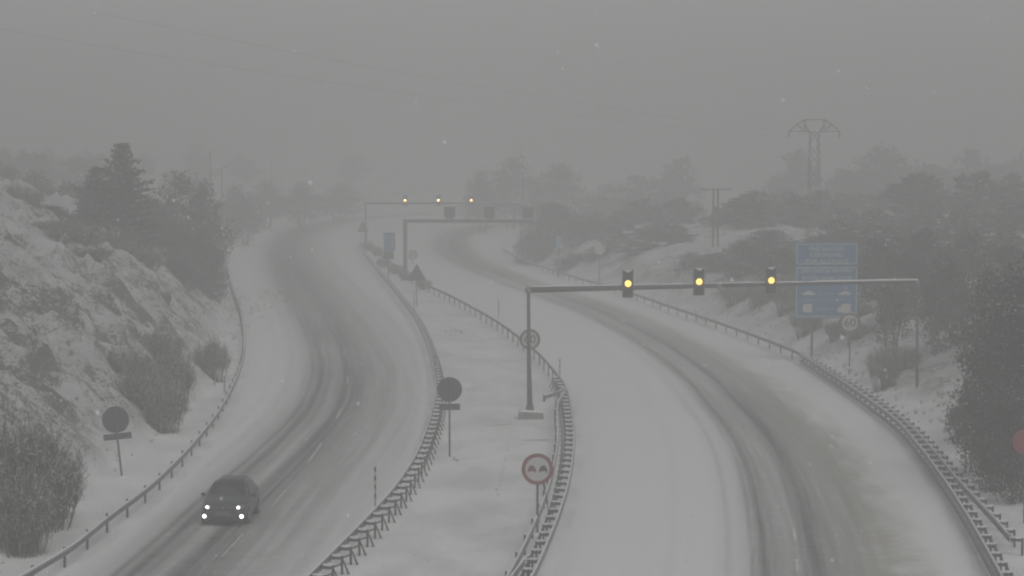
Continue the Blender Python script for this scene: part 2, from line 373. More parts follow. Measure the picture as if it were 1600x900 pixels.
def prof_right(o, Y, al):
    wob = (vnoise(al*0.02, al*0+7.3, 8)-0.5)*0.3
    o = o - wob; patch = 0.75+0.5*vnoise(al*0.05, o*0.35, 17); near = sm(260, 150, Y)
    s = 0.34*np.exp(-(np.abs(o)/1.6)**3)*patch + (0.42*g(o, 0.87, 0.17) + 0.42*g(o, -0.87, 0.17) + 0.22*g(o, -1.25, 0.08) + 0.18*g(o, 0.55, 0.09) + 0.14*g(o, -0.5, 0.07))*(0.45+0.55*near)
    s = s + 0.34*sm(0.6, 1.2, o)*sm(4.6, 2.4, o)*patch + 0.16*g(o, -2.15, 0.14)*sm(230, 130, Y) + 0.06*g(o, -2.5, 0.1) + 0.04*g(o, -4.2, 0.13)
    mu = 0.9*sm(2.2, 3.4, o)*sm(5.6, 3.9, o)*sm(200, 120, Y)*(0.15+1.2*vnoise(al*0.45, o*1.6, 4)) + 0.25*sm(1.6,2.5,o)*sm(4,3,o)
    s = s + 0.22*mu
    s = s*1.15 + 0.22*sm(270, 340, Y)*g(o, 0, 3.4)
    return np.clip(s, 0, 1), np.clip(mu, 0, 1)
ribbon('road', L1, R1, T1, prof_left, 'left carriageway under snow with one dark beaten track')
ribbon('road', L2, R2, T2, prof_right, 'right carriageway under snow with two wheel ruts')
# lane dashes worn bare
mk = MB()
dash = [((343,875),(378,838)),((425,792),(447,767)),((479,727),(501,695)),((524,657),(532,641)),((541,602),(543,588)),((537,558),(536,548)),((524,524),(519,515))]
for (x0, y0), (x1, y1) in dash:
    a_ = Vector((*at(x0, y0), 0)); b_ = Vector((*at(x1, y1), 0)); d = (b_-a_).normalized(); n = Vector((-d.y, d.x, 0))*0.05
    K = 7; vs = []
    for k in range(K+1):
        p = a_.lerp(b_, k/K); w = 0.5+0.6*random.random() if 0 < k < K else 0.3
        vs += [(*(p-n*w)[:2], 0.042), (*(p+n*w)[:2], 0.042)]
    mk.add(vs, [(2*k, 2*k+1, 2*k+3, 2*k+2) for k in range(K)])
for (x0, y0), (x1, y1) in [((1246,850),(1243,830)),((1250,900),(1248,880))]:
    a_ = at(x0, y0); b_ = at(x1, y1)
    mk.add([(a_[0]-.06,a_[1],.042),(a_[0]+.06,a_[1],.042),(b_[0]+.06,b_[1],.042),(b_[0]-.06,b_[1],.042)], [(0,1,2,3)])
o = mk.build('road_marking', mat('road paint', (0.72,0.72,0.70), 0.6, noise=0.35, nscale=1.5)); tag(o, 'broken white lane line showing through thin snow', 'road marking', kind='structure')

# ------------------------------------------------------------------ guardrails
def offset_line(P, d):
    t_ = np.gradient(P, axis=0); t_ /= np.linalg.norm(t_, axis=1)[:, None]
    return P + np.c_[t_[:, 1], -t_[:, 0]] * d                # d > 0: to the right of the direction of travel
WPROF = [(0.0, 0.115), (0.03, 0.10), (0.08, 0.08), (0.08, 0.04), (0.015, 0.015), (0.015, -0.015), (0.08, -0.04), (0.08, -0.08), (0.03, -0.10), (0.0, -0.115)]
def beam_mesh(P, zc, face, zfun=None):
    """W-profile swept along P; face=+1 bulges to the right of P"""
    mb = MB(); n = len(WPROF); th = 0.012; R = []
    t_ = np.gradient(P, axis=0); t_ /= np.linalg.norm(t_, axis=1)[:, None]; nr = np.c_[t_[:, 1], -t_[:, 0]] * face
    for i, p in enumerate(P):
        zz = zc + (zfun(i/(len(P)-1)) if zfun else 0)
        for o_, z_ in WPROF: R.append((p[0]+nr[i][0]*o_, p[1]+nr[i][1]*o_, zz+z_))
        for o_, z_ in WPROF[::-1]: R.append((p[0]+nr[i][0]*(o_-th), p[1]+nr[i][1]*(o_-th), zz+z_))
    m_ = 2*n; fs = []
    for i in range(len(P)-1):
        for k in range(m_): fs.append((i*m_+k, i*m_+(k+1)%m_, (i+1)*m_+(k+1)%m_, (i+1)*m_+k))
    fs += [tuple(range(m_)), tuple((len(P)-1)*m_+k for k in range(m_))]
    mb.add(R, fs); return mb
def post_mesh(h=0.62, spacer=True, low=False):
    mb = MB()
    mb.box(-0.07, 0.07, 0, 0.01, -0.3, h); mb.box(-0.07, -0.06, 0.01, 0.07, -0.3, h); mb.box(0.06, 0.07, 0.01, 0.07, -0.3, h)
    if spacer: mb.box(-0.05, 0.05, -0.34, -0.002, h-0.13, h-0.045); mb.box(-0.09, 0.09, -0.36, -0.345, h-0.2, h+0.02)
    if low: mb.add([(-0.03,-0.3,0.2),(0.03,-0.3,0.2),(0.03,0,0.32),(-0.03,0,0.32),(-0.03,-0.3,0.26),(0.03,-0.3,0.26),(0.03,0,0.38),(-0.03,0,0.38)],
                   [(0,1,2,3),(4,7,6,5),(0,4,5,1),(3,2,6,7),(0,3,7,4),(1,5,6,2)])
    if low:                                                  # raking strut behind the post
        mb.add([(-0.045,0.05,0.52),(0.045,0.05,0.52),(0.045,0.05,0.60),(-0.045,0.05,0.60),(-0.045,0.26,-0.1),(0.045,0.26,-0.1),(0.045,0.34,-0.1),(-0.045,0.34,-0.1)],
               [(0,1,2,3),(4,7,6,5),(0,4,5,1),(3,2,6,7),(0,3,7,4),(1,5,6,2)])
    # snow sitting on the spacer
    mb.box(-0.075, 0.075, -0.30 if spacer else -0.02, 0.045, h+0.002, h+0.045, 1)
    return mb
PM = {}
RB_SPLIT = 167.0
def guardrail(P, spacing, side, label, beams=(0.585,), low=False, group='steel crash barriers along the carriageways', zfun=None, spacer=True, snow=True, r=0.37):
    """P: beam line; posts stand on `side` (+1 right / -1 left of P's direction)"""
    P = resample(P, spacing)
    root = empty('guardrail', (float(P[0][0]), float(P[0][1]), 0), 0, label, 'guardrail', group)
    inv = Matrix.Translation((-P[0][0], -P[0][1], 0))
    fine = resample(catmull(P, 1.0), 1.4)
    for zc in beams:
        b_ = beam_mesh(fine, zc, -side, zfun); b_.v = [(x-P[0][0], y-P[0][1], z) for x, y, z in b_.v]
        b_.build('beam', GALV, root, smooth=False)
    if snow:
        b_ = MB(); t_ = np.gradient(fine, axis=0); t_ /= np.linalg.norm(t_, axis=1)[:, None]; nr = np.c_[t_[:,1], -t_[:,0]]*(-side); vs = []
        zt = max(beams)+0.117
        for i, p in enumerate(fine):
            hh = 0.02+0.04*random.random(); zz = zt + (zfun(i/(len(fine)-1)) if zfun else 0)
            for o_, z_ in ((-0.022, 0), (0.045, -0.012), (0.03, hh), (-0.008, hh)): vs.append((p[0]+nr[i][0]*o_-P[0][0], p[1]+nr[i][1]*o_-P[0][1], zz+z_))
        fs = [(i*4+k, i*4+(k+1)%4, i*4+4+(k+1)%4, i*4+4+k) for i in range(len(fine)-1) for k in range(4)]
        b_.add(vs, fs); b_.build('snow_cap', SNOW, root)
    if spacing < 90:
        key = (low, spacer)
        if key not in PM:
            tmp = post_mesh(0.64 if spacer else 0.74, spacer, low).build('post', [GALVD, SNOW]); PM[key] = tmp.data; bpy.data.objects.remove(tmp)
        t_ = np.gradient(P, axis=0); t_ /= np.linalg.norm(t_, axis=1)[:, None]; nr = np.c_[t_[:,1], -t_[:,0]]*side
        order = sorted(range(len(P)), key=lambda i: P[i][1])
        order = [i for i in order if P[i][1] > 66]
        near, rest = order[:100], order[100:]
        def place(i):
            q = P[i] + nr[i]*r
            rz = math.atan2(nr[i][1], nr[i][0]) - PI/2
            dz = (zfun(i/(len(P)-1)) if zfun else 0)
            return (q[0]-P[0][0], q[1]-P[0][1], dz), rz
        for i in near:
            l, rz = place(i); o_ = bpy.data.objects.new('post', PM[key]); COL.objects.link(o_); o_.parent = root; o_.location = l; o_.rotation_euler = (random.uniform(-.015,.015), random.uniform(-.015,.015), rz)
        if rest:
            mb = MB(); src = post_mesh(0.64, spacer, low)
            for i in rest:
                l, rz = place(i); c_, s_ = math.cos(rz), math.sin(rz)
                vs = [(x*c_-y*s_+l[0], x*s_+y*c_+l[1], z+l[2]) for x, y, z in src.v]
                n0 = len(mb.v); mb.v += vs; mb.f += [tuple(n0+k for k in f_) for f_ in src.f]; mb.m += src.m
            o_ = mb.build('post', [GALVD, SNOW], root); o_['kind'] = 'stuff'
    return root
guardrail(LRc, 4.0, -1, spacer=False, r=0.09, label='leftmost crash barrier curving along the foot of the rocky snow bank')
guardrail(MLc, 2.0, +1, 'median crash barrier with closely spaced posts right of the dark car', low=True)
mr_up = MRc[MRc[:,1] > 136]; mr_dn = MRc[MRc[:,1] <= 141]
guardrail(MRc[MRc[:,1] > 152.5], 4.0, +1, 'upper median barrier on widely spaced posts, running behind the cantilever signal post', spacer=False, r=0.09)
guardrail(MRc[MRc[:,1] <= 154], 2.0, +1, 'lower median barrier on closely spaced posts, curving down beside the no overtaking sign', low=True)
guardrail(np.array([at(884,608,RT)]+[tuple(p) for p in offset_line(mr_dn, -0.0)+np.array([-0.78,0])][1:-1]+[at(822,886,0.45)]), 4.0, +1, 'short rear beam backing the median barrier beside the no overtaking sign', spacer=False, r=0.06)
wing = np.array([at(851,619,0.35), at(864,615,0.55), at(880,609,RT)])
guardrail(wing, 2.0, -1, 'short dark barrier wing sticking out left of the median barrier', spacer=False, r=0.06, zfun=lambda t_: -0.35*(1-t_))
guardrail(RBc[RBc[:,1] > 166][::-1], 4.0, +1, 'thin single barrier along the far right verge below the signals', spacer=False, r=0.09)
guardrail(RBc[RBc[:,1] <= 168][::-1], 2.0, +1, 'rear barrier along the near right verge, turning away to the frame edge')
guardrail(RFc, 2.0, -1, 'front double beam barrier on the outside of the right hand bend', beams=(0.585, 0.20), low=True)

# ------------------------------------------------------------------ signs
def pole_part(root, h, r=0.045, m=None, lean=0):
    mb = MB(); mb.tube([(0,0,-0.4),(0,0,h)], r, n=10); return mb.build('pole', m or GALVD, root, smooth=True)
def round_sign(px, py_base, s, ztop, rad, label, front=True, word=None, lean=0, plate=None, z0=None, x=None, group=None, art=None, ring=None):
    d = FPX/s; x = (px-800)/s; z0 = H-(py_base-HOR)/s if z0 is None else z0
    root = empty('round_road_sign', (x, d, z0), 0, label, 'road sign', group); root.rotation_euler = (0, lean, 0)
    pole_part(root, ztop - (0.02 if front else 0.02))
    cz = ztop - rad
    if front:
        mb = MB(); mb.disc(0, cz, rad, -0.075, -0.05, 40); mb.build('back_plate', SIGNBACK, root)
        mb = MB(); n = 40
        vs = []; 
        for k in range(n):
            a_ = 2*PI*k/n
            for rr in (rad-0.005, rad*0.76): vs.append((rr*math.cos(a_), -0.0785, cz+rr*math.sin(a_)))
        mb.add(vs, [(2*k, 2*k+1, (2*k+3) % (2*n), (2*k+2) % (2*n)) for k in range(n)]); mb.build('border', ring or RED, root)
        mb = MB(); mb.disc(0, cz, rad*0.76, -0.080, -0.077, 40); face = mb.build('sign_face', WHITE, root)
        if word: text_part('digits', word, BLACK, root, (0, -0.084, cz), rad*1.05, rad*1.12)
        if art: art(root, cz, rad)
        mb = MB(); n = 14; out = []                       # snow lying along the top rim
        for k in range(n+1):
            a_ = PI*0.28 + PI*0.44*k/n; out.append(((rad+0.0)*math.cos(a_), cz+(rad+0.0)*math.sin(a_)))
        for k in range(n, -1, -1):
            a_ = PI*0.28 + PI*0.44*k/n; e = 0.045*math.sin(PI*k/n); out.append(((rad+0.004+e)*math.cos(a_), cz+(rad+0.004+e)*math.sin(a_)))
        mb.prism(out, -0.09, -0.03); mb.build('snow_cap', SNOW, root)
    else:
        mb = MB(); mb.disc(0, cz, rad, 0.05, 0.075, 40); mb.build('back_plate', SIGNBACK, root)
        mb = MB()
        for zz in (cz-rad*0.45, cz+rad*0.45): mb.box(-0.14, 0.14, 0.0, 0.05, zz-0.03, zz+0.03)
        mb.build('bracket', GALVD, root)
        if plate:
            w, hgt, zc = plate
            mb = MB(); mb.box(-w/2, w/2, 0.05, 0.07, zc-hgt/2, zc+hgt/2); mb.box(-w/2, w/2, 0.03, 0.0495, zc+hgt/2-0.03, zc+hgt/2); mb.build('lower_plate', SIGNBACK, root)
            mb = MB(); mb.box(-w/2+0.02, w/2-0.02, 0.03, 0.075, zc+hgt/2+0.002, zc+hgt/2+0.035); mb.build('snow_cap', SNOW, root)
    mb = MB(); mb.ball((0, 0, -0.02), 0.28, 0.24, 0.09, 12, 6); mb.build('snow_mound', SNOW, root, smooth=True)
    return root
def overtaking(root, cz, rad):
    for sx, m_ in ((-1, RED), (1, BLACK)):
        mb = MB(); cx = sx*rad*0.36; w = rad*0.26; y0, y1 = -0.0835, -0.0815
        pts = [(-w,-0.10),( -w,0.03),(-w*0.75,0.05),(-w*0.5,0.14),(w*0.5,0.14),(w*0.75,0.05),(w,0.03),(w,-0.10),(w*0.62,-0.10),(w*0.62,-0.05),(-w*0.62,-0.05),(-w*0.62,-0.10)]
        mb.prism([(cx+a_, cz+b_*1.1-0.02) for a_, b_ in pts], y0, y1); mb.build('car_symbol', m_, root)
round_sign(840, 838, 41.7, 3.08, 0.60, 'round no overtaking sign with red border in the near median', art=overtaking)
round_sign(702, 718, 33.5, 3.82, 0.585, 'back of a round sign with a plate below, standing in the middle of the median', front=False, plate=(0.98, 0.30, 2.42))
r_ = round_sign(187, 748, 35.6, 3.16, 0.60, 'leaning back of a round sign with a plate below, left of the leftmost barrier', front=False, lean=-0.105, plate=(1.24, 0.28, 1.82))
round_sign(828, 622, 26.7, 4.03, 0.61, 'round speed limit sign half hidden behind the cantilever signal post', word='60', ring=mat('frosted dark red border', (0.13,0.095,0.10), 0.6))
round_sign(1329, 575, 25.2, 3.45, 0.66, 'round 60 speed limit sign in front of the blue board', word='60', ring=mat('frosted dark red border', (0.13,0.095,0.10), 0.6))
round_sign(645, 435, 12.9, 3.45, 0.60, 'small far round sign beside the variable message gantry post', word='60', ring=mat('frosted dark red border', (0.13,0.095,0.10), 0.6))
round_sign(937, 452, 15.0, 4.1, 0.55, 'pale snow plastered round sign beyond the right barrier', word=None, z0=hz(137/15.0, FPX/15.0), ring=WHITE)
def red_disc(px, py, s, rad):
    d = FPX/s; x = (px-800)/s; zc = H-(py-HOR)/s; z0 = hz(x, d)
    root = empty('round_road_sign', (x, d, z0), 0, 'plain red disc sign cut off by the right frame edge', 'road sign'); pole_part(root, zc-z0+rad-0.03)
    mb = MB(); mb.disc(0, zc-z0, rad, -0.08, -0.05, 40); mb.build('sign_face', mat('red disc film', (0.26,0.03,0.05), 0.5, noise=0.2), root)
    pass
red_disc(1606, 692, 40.5, 0.5)
def triangle_sign(px, py_base, s, w, h, ztop, label, two=False, plate=False):
    d = FPX/s; x = (px-800)/s; z0 = H-(py_base-HOR)/s
    root = empty('triangular_road_sign', (x, d, z0), 0, label, 'road sign')
    for ox in ((-0.22, 0.22) if two else (0,)):
        mb = MB(); mb.tube([(ox,0,-0.4),(ox,0,ztop-(0.65 if two else 0.25))], 0.045, n=8); mb.build('pole', GALVD, root, smooth=True)
    zb = ztop - h; c = 0.07
    mb = MB(); mb.prism([(-w/2+c, zb), (w/2-c, zb), (w/2, zb+c*0.9), (c*0.5, ztop-c*0.2), (0, ztop), (-c*0.5, ztop-c*0.2), (-w/2, zb+c*0.9)], 0.05, 0.075); mb.build('back_plate', SIGNBACK, root)
    mb = MB(); mb.box(-w*0.32, w*0.32, 0.01, 0.05, zb+0.2, zb+0.26); mb.build('bracket', GALVD, root)
    if plate:
        mb = MB(); mb.box(-w*0.42, w*0.42, 0.05, 0.07, zb-0.32, zb-0.04); mb.build('lower_plate', SIGNBACK, root)
triangle_sign(651, 480, 17.3, 1.72, 1.5, 3.9, 'back of a triangular sign on a single pole in the median')
triangle_sign(567, 388, 11.1, 1.75, 1.55, 3.85, 'back of a far triangular sign on two poles at the median tip', two=True)
# far blue sign on one pole
def blue_small():
    s = 15.0; d = FPX/s; x = (608.5-800)/s; z0 = H-(446-HOR)/s
    root = empty('blue_road_sign', (x, d, z0), 0, 'small blue sign with pale vertical bars in the far median', 'road sign')
    mb = MB(); mb.tube([(-0.12,0,-0.4),(-0.12,0,5.2)], 0.055, n=8); mb.build('pole', GALVD, root, smooth=True)
    mb = MB(); mb.box(-0.6, 0.6, -0.09, -0.06, 3.65, 5.5); mb.build('sign_face', BLUE, root)
    for k, x_ in enumerate((-0.42, -0.05, 0.2, 0.42)):
        mb = MB(); mb.box(x_-0.035, x_+0.035, -0.095, -0.092, 3.85, 5.3); mb.build('white_bar', WHITE, root)
    mb = MB(); mb.box(-0.6, 0.45, -0.085, -0.06, 2.75, 3.6); mb.build('lower_plate', SIGNBACK, root)
blue_small()
def small_panel():
    d = 280.0; s = FPX/d; x = (873-800)/s; z0 = hz(x, d)
    root = empty('roadside_panel', (x, d, z0), 0, 'tiny pale panel on a post beyond the far right barrier', 'road sign'); zc = H-(377-HOR)/s-z0
    mb = MB(); mb.tube([(0,0,-0.3),(0,0,zc+0.4)], 0.05, n=8); mb.build('pole', GALVD, root)
    mb = MB(); mb.box(-0.32,0.32,-0.08,-0.055,zc-0.55,zc+0.55); mb.build('sign_face', mat('pale blue film', (0.2,0.34,0.5), 0.5), root)
small_panel()
# large blue information board
def blue_board():
    d = 172.0; s = FPX/d; xl = (1243-800)/s; xr = (1341-800)/s; w = xr-xl; xc = (xl+xr)/2
    zt = H-(379-HOR)/s; zb = H-(497-HOR)/s; z0 = hz(xl+1.2, d)
    root = empty('information_board', (xc, d, z0), 0, 'large blue board warning of rear end collisions above the right verge', 'road sign')
    t_, b_ = zt-z0, zb-z0; mid = t_-(t_-b_)*0.305
    for ox in (-w/2+1.15, w/2-0.55):
        mb = MB(); mb.box(ox-0.08, ox+0.08, 0, 0.1, -0.6, t_-0.1); mb.build('post', GALVD, root)
    for z1, z2 in ((mid+0.03, t_), (b_, mid-0.03)):
        mb = MB(); mb.box(-w/2, w/2, -0.06, -0.01, z1, z2); p_ = mb.build('panel', BLUE, root)
        mb = MB(); e = 0.07; k = 0.055
        for (x0, x1, za, zc_) in ((-w/2+e, w/2-e, z2-e-k, z2-e), (-w/2+e, w/2-e, z1+e, z1+e+k), (-w/2+e, -w/2+e+k, z1+e+k, z2-e-k), (w/2-e-k, w/2-e, z1+e+k, z2-e-k)):
            mb.box(x0, x1, -0.064, -0.061, za, zc_)
        mb.build('border', WHITE, p_)
    hh = t_-b_
    for txt, fz, wd in (('PRECAUCION', 0.085, 2.35), ('COLISIONES', 0.165, 2.25), ('POR ALCANCE', 0.25, 2.9), ('DISTANCIA MINIMA', 0.375, 3.45), ('ENTRE VEHICULOS', 0.475, 3.3)):
        text_part('lettering', txt, WHITE, root, (0 if fz < .3 else 0, -0.068, t_-hh*fz), 0.38, wd)
    for sx in (-1, 1):
        mb = MB(); cx = sx*w*0.29; cz = t_-hh*0.675
        mb.prism([(cx-0.42,cz-0.09),(cx-0.42,cz+0.02),(cx-0.25,cz+0.05),(cx-0.1,cz+0.17),(cx+0.2,cz+0.17),(cx+0.32,cz+0.05),(cx+0.45,cz+0.02),(cx+0.45,cz-0.09)], -0.068, -0.064); mb.build('car_symbol', WHITE, root)
        mb = MB(); cz = t_-hh*0.87; hw = 0.31
        if sx < 0: mb.box(cx-hw-0.05, cx+hw-0.05, -0.068, -0.064, cz-0.28, cz+0.28)
        else: mb.prism([(cx-0.5,cz-0.28),(cx-0.5,cz),(cx-0.2,cz+0.1),(cx-0.15,cz+0.32),(cx+0.42,cz+0.32),(cx+0.42,cz-0.28)], -0.068, -0.064)
        mb.build('white_square', WHITE, root)
    mb = MB()
    for k in range(3): mb.box(-0.5+0.4*k, -0.28+0.4*k, -0.067, -0.064, t_-hh*0.69, t_-hh*0.675)
    mb.box(-w*0.40, w*0.40, -0.067, -0.064, t_-hh*0.765, t_-hh*0.757)
    mb.box(-w*0.14, w*0.12, -0.067, -0.064, t_-hh*0.885, t_-hh*0.87)
    mb.build('dash_line', mat('pale blue film', (0.2,0.34,0.5), 0.5), root)
blue_board()

# ------------------------------------------------------------------ signal gantries
AMB = mat('lit amber lens', (0.8,0.5,0.05), 0.4, emit=(1.0,0.74,0.16), estr=1.6)
AMBF = mat('lit pale lens', (0.8,0.7,0.4), 0.4, emit=(1.0,0.66,0.32), estr=4.5)
AMBR = mat('amber lamp bowl', (0.28,0.10,0.02), 0.5, emit=(1.0,0.25,0.03), estr=0.5)  # orange emission standing in for the bloom around the lit lens
LENS = mat('unlit lens', (0.05,0.045,0.045), 0.3)
def signal_head(parent_loc, lit, idx, label, scale=1.0, group='amber signals hanging on the near cantilever', rz=0, halo=AMBR):
    root = empty('traffic_signal', parent_loc, rz, label, 'traffic light', group)
    mb = MB(); mb.box(-0.21, 0.21, 0.0, 0.18, -0.70, 0.70); mb.build('housing', DARK, root)
    mb = MB(); w = 0.31
    mb.box(-w, w, 0.19, 0.205, -0.76, 0.76); mb.build('backboard', mat('black backboard', (0.085,0.08,0.075), 0.7, noise=0.2), root)
    mb = MB()
    for (x0,x1,z0,z1) in ((-w,-w+0.03,-0.76,0.76),(w-0.03,w,-0.76,0.76),(-w+0.03,w-0.03,0.73,0.76),(-w+0.03,w-0.03,-0.76,-0.73)): mb.box(x0,x1,0.182,0.188,z0,z1)
    mb.build('border', mat('dull border', (0.33,0.32,0.31), 0.6), root)
    for k, zc in enumerate((0.46, 0.02, -0.42)):
        mb = MB()
        if k == 1:
            mb2 = MB(); mb2.disc(0, zc, 0.205, -0.012, -0.003, 28); mb2.build('lamp_halo', halo, root)  # glowing disc that imitates the halo of the lens in front
            mb.disc(0, zc-0.0, 0.17, -0.03, -0.014, 28); mb.build('lit_lens', lit, root)
        else:
            mb.disc(0, zc, 0.15, -0.02, -0.003, 24); mb.build('lens', LENS, root)
        mb = MB(); n = 14; r0, r1 = 0.195, 0.207; vs = []; fs = []
        for j in range(n+1):
            a_ = PI*(-0.05+1.1*j/n)
            for rr in (r0, r1):
                for yy in (0.0, -0.24 if 2 < j < n-2 else -0.10): vs.append((rr*math.cos(a_), yy, zc+rr*math.sin(a_)))
        for j in range(n):
            q = 4*j; fs += [(q,q+1,q+5,q+4),(q+2,q+6,q+7,q+3),(q+1,q+3,q+7,q+5),(q,q+4,q+6,q+2)]
        mb.add(vs, fs); mb.build('visor', DARK, root)
        mb = MB()
        if k == 0: mb.ball((0, -0.09, zc+0.20), 0.13, 0.12, 0.05, 10, 6); mb.build('snow_cap', SNOW, root, smooth=True)
    mb = MB(); mb.box(-0.2, 0.2, 0.01, 0.17, 0.703, 0.75); mb.build('snow_cap', SNOW, root)
    mb = MB(); mb.box(-0.05, 0.05, 0.206, 0.36, -0.1, 0.1); mb.build('bracket', GALVD, root)
    return root
def gantry(p0, p1, zl, zr, label, arm_r0, arm_r1, block=True, rpost=0.09):
    root = empty('signal_gantry', (p0[0], p0[1], 0), 0, label, 'gantry')
    dx, dy = p1[0]-p0[0], p1[1]-p0[1]
    mb = MB(); mb.tube([(0,0,0.55),(-0.04,0,2.6),(-0.08,0,zl-0.1)], 0.15, 0.085, 12); mb.build('post', GALVD, root, smooth=True)
    mb = MB(); mb.tube([(0.0,0,0.30),(0,0,0.52),(0,0,0.85)], 0.30, 0.16, 10); mb.build('post_foot', GALVD, root)
    mb = MB(); mb.tube([(-0.1,0,zl),(dx*0.5,dy*0.5,(zl+zr)/2+0.02),(dx,dy,zr)], arm_r0, arm_r1, 10); mb.build('arm', GALVD, root, smooth=True)
    mb = MB(); K = 30; vs = []
    for k in range(K+1):
        t_ = k/K; rr = arm_r0+(arm_r1-arm_r0)*t_; w = 0.05; zz = zl+(zr-zl)*t_+rr*0.9+0.01
        hh = 0.03+0.03*random.random() + (0.03 if t_ > .72 else 0)
        for o_, z_ in ((-w,0),(w,0),(w*0.6,hh),(-w*0.6,hh)): vs.append((dx*t_, dy*t_+o_, zz+z_))
    mb.add(vs, [(i*4+k, i*4+(k+1)%4, i*4+4+(k+1)%4, i*4+4+k) for i in range(K) for k in range(4)]); mb.build('snow_cap', SNOW, root)
    mb = MB(); mb.ball((-0.08, 0, zl-0.02), 0.19, 0.19, 0.2, 12, 8); mb.build('elbow', GALV, root, smooth=True)
    z0 = hz(*p1)
    mb = MB(); mb.tube([(dx,dy,z0-0.3),(dx,dy,zr)], rpost, rpost*0.8, 10); mb.build('end_post', GALVD, root, smooth=True)
    mb = MB(); mb.ball((dx-0.05, dy, zr-0.05), 0.13, 0.13, 0.15, 10, 6); mb.build('end_cap', GALV, root, smooth=True)
    if block:
        mb = MB(); mb.add([(-0.62,-0.62,-0.2),(0.75,-0.5,-0.2),(0.75,0.6,-0.2),(-0.62,0.6,-0.2),(-0.62,-0.6,0.42),(0.72,-0.5,0.34),(0.72,0.6,0.34),(-0.62,0.6,0.42)],
                          [(0,3,2,1),(4,5,6,7),(0,1,5,4),(1,2,6,5),(2,3,7,6),(3,0,4,7)]); mb.build('footing', CONC, root)
        mb = MB(); mb.add([(-0.58,-0.59,0.425),(0.72,-0.49,0.345),(0.72,0.6,0.345),(-0.58,0.6,0.425),(-0.52,-0.42,0.50),(0.62,-0.36,0.42),(0.62,0.5,0.42),(-0.52,0.5,0.50)],
                          [(0,3,2,1),(4,5,6,7),(0,1,5,4),(1,2,6,5),(2,3,7,6),(3,0,4,7)]); mb.build('snow_cap', SNOW, root, smooth=False)
    return root
P0 = at(828, 655); dR = 147.6; P1 = ((1435-800)*dR/FPX, dR)
ZL = H-(453-HOR)*P0[1]/FPX; ZR = H-(439.5-HOR)*dR/FPX
gantry(P0, P1, ZL, ZR, 'near cantilever arm carrying three amber signals over the right carriageway', 0.17, 0.075)
def on_arm(px, P0, P1):
    k = (px-800)/FPX; t_ = (k*P0[1]-P0[0]) / ((P1[0]-P0[0]) - k*(P1[1]-P0[1])); return t_, P0[0]+t_*(P1[0]-P0[0]), P0[1]+t_*(P1[1]-P0[1])
for (px, py), nm in zip(((981, 443), (1092, 440), (1204.5, 438)), ('left', 'middle', 'right')):
    t_, x_, y_ = on_arm(px, P0, P1); y_ -= 0.45; z_ = H-(py-HOR)*y_/FPX
    signal_head((x_, y_, z_-0.02), AMB, 0, {'left': 'amber lit signal nearest the cantilever post, first of three', 'middle': 'amber lit signal in the middle of the near cantilever', 'right': 'amber lit signal next to the large blue board'}[nm])
t_, x_, y_ = on_arm(1123.5, P0, P1)
mb = MB(); mb.tube([(0,-0.32,0),(0,-0.16,0)], 0.14, 0.14, 12); mb.box(-0.12,0.12,-0.17,0.0,-0.19,-0.13); bx = mb.build('detector_box', GALV, None, loc=(x_, y_-0.02, ZL+(ZR-ZL)*t_)); tag(bx, 'small round detector fixed to the near cantilever arm', 'detector')
mb = MB(); mb.ball((0,-0.2,0.13), 0.13, 0.12, 0.05, 10, 6); mb.build('snow_cap', SNOW, bx, smooth=True)
# far gantry of the same make
Q0 = at(572, 393); dq = Q0[1]; Q1 = ((813-800)*dq/FPX, dq); ZQ = H-(317.5-HOR)*dq/FPX
gantry(Q0, Q1, ZQ, ZQ, 'far cantilever with three signals fading in the fog', 0.17, 0.09, block=False)
for px, nm in ((633, 'left one of the three far signals glowing pale in the fog'), (685, 'middle one of the three far signals glowing in the fog'), (736.5, 'right one of the three far signals glowing in the fog')):
    x_ = (px-800)*(dq-0.45)/FPX; z_ = H-(313-HOR)*(dq-0.45)/FPX
    signal_head((x_, dq-0.45, z_), AMBF, 0, nm, group='pale signals on the far cantilever', halo=mat('far lamp bowl', (0.3,0.08,0.03), 0.5, emit=(1.0,0.25,0.06), estr=1.6))  # far halo is imitated too, by a stronger glowing disc

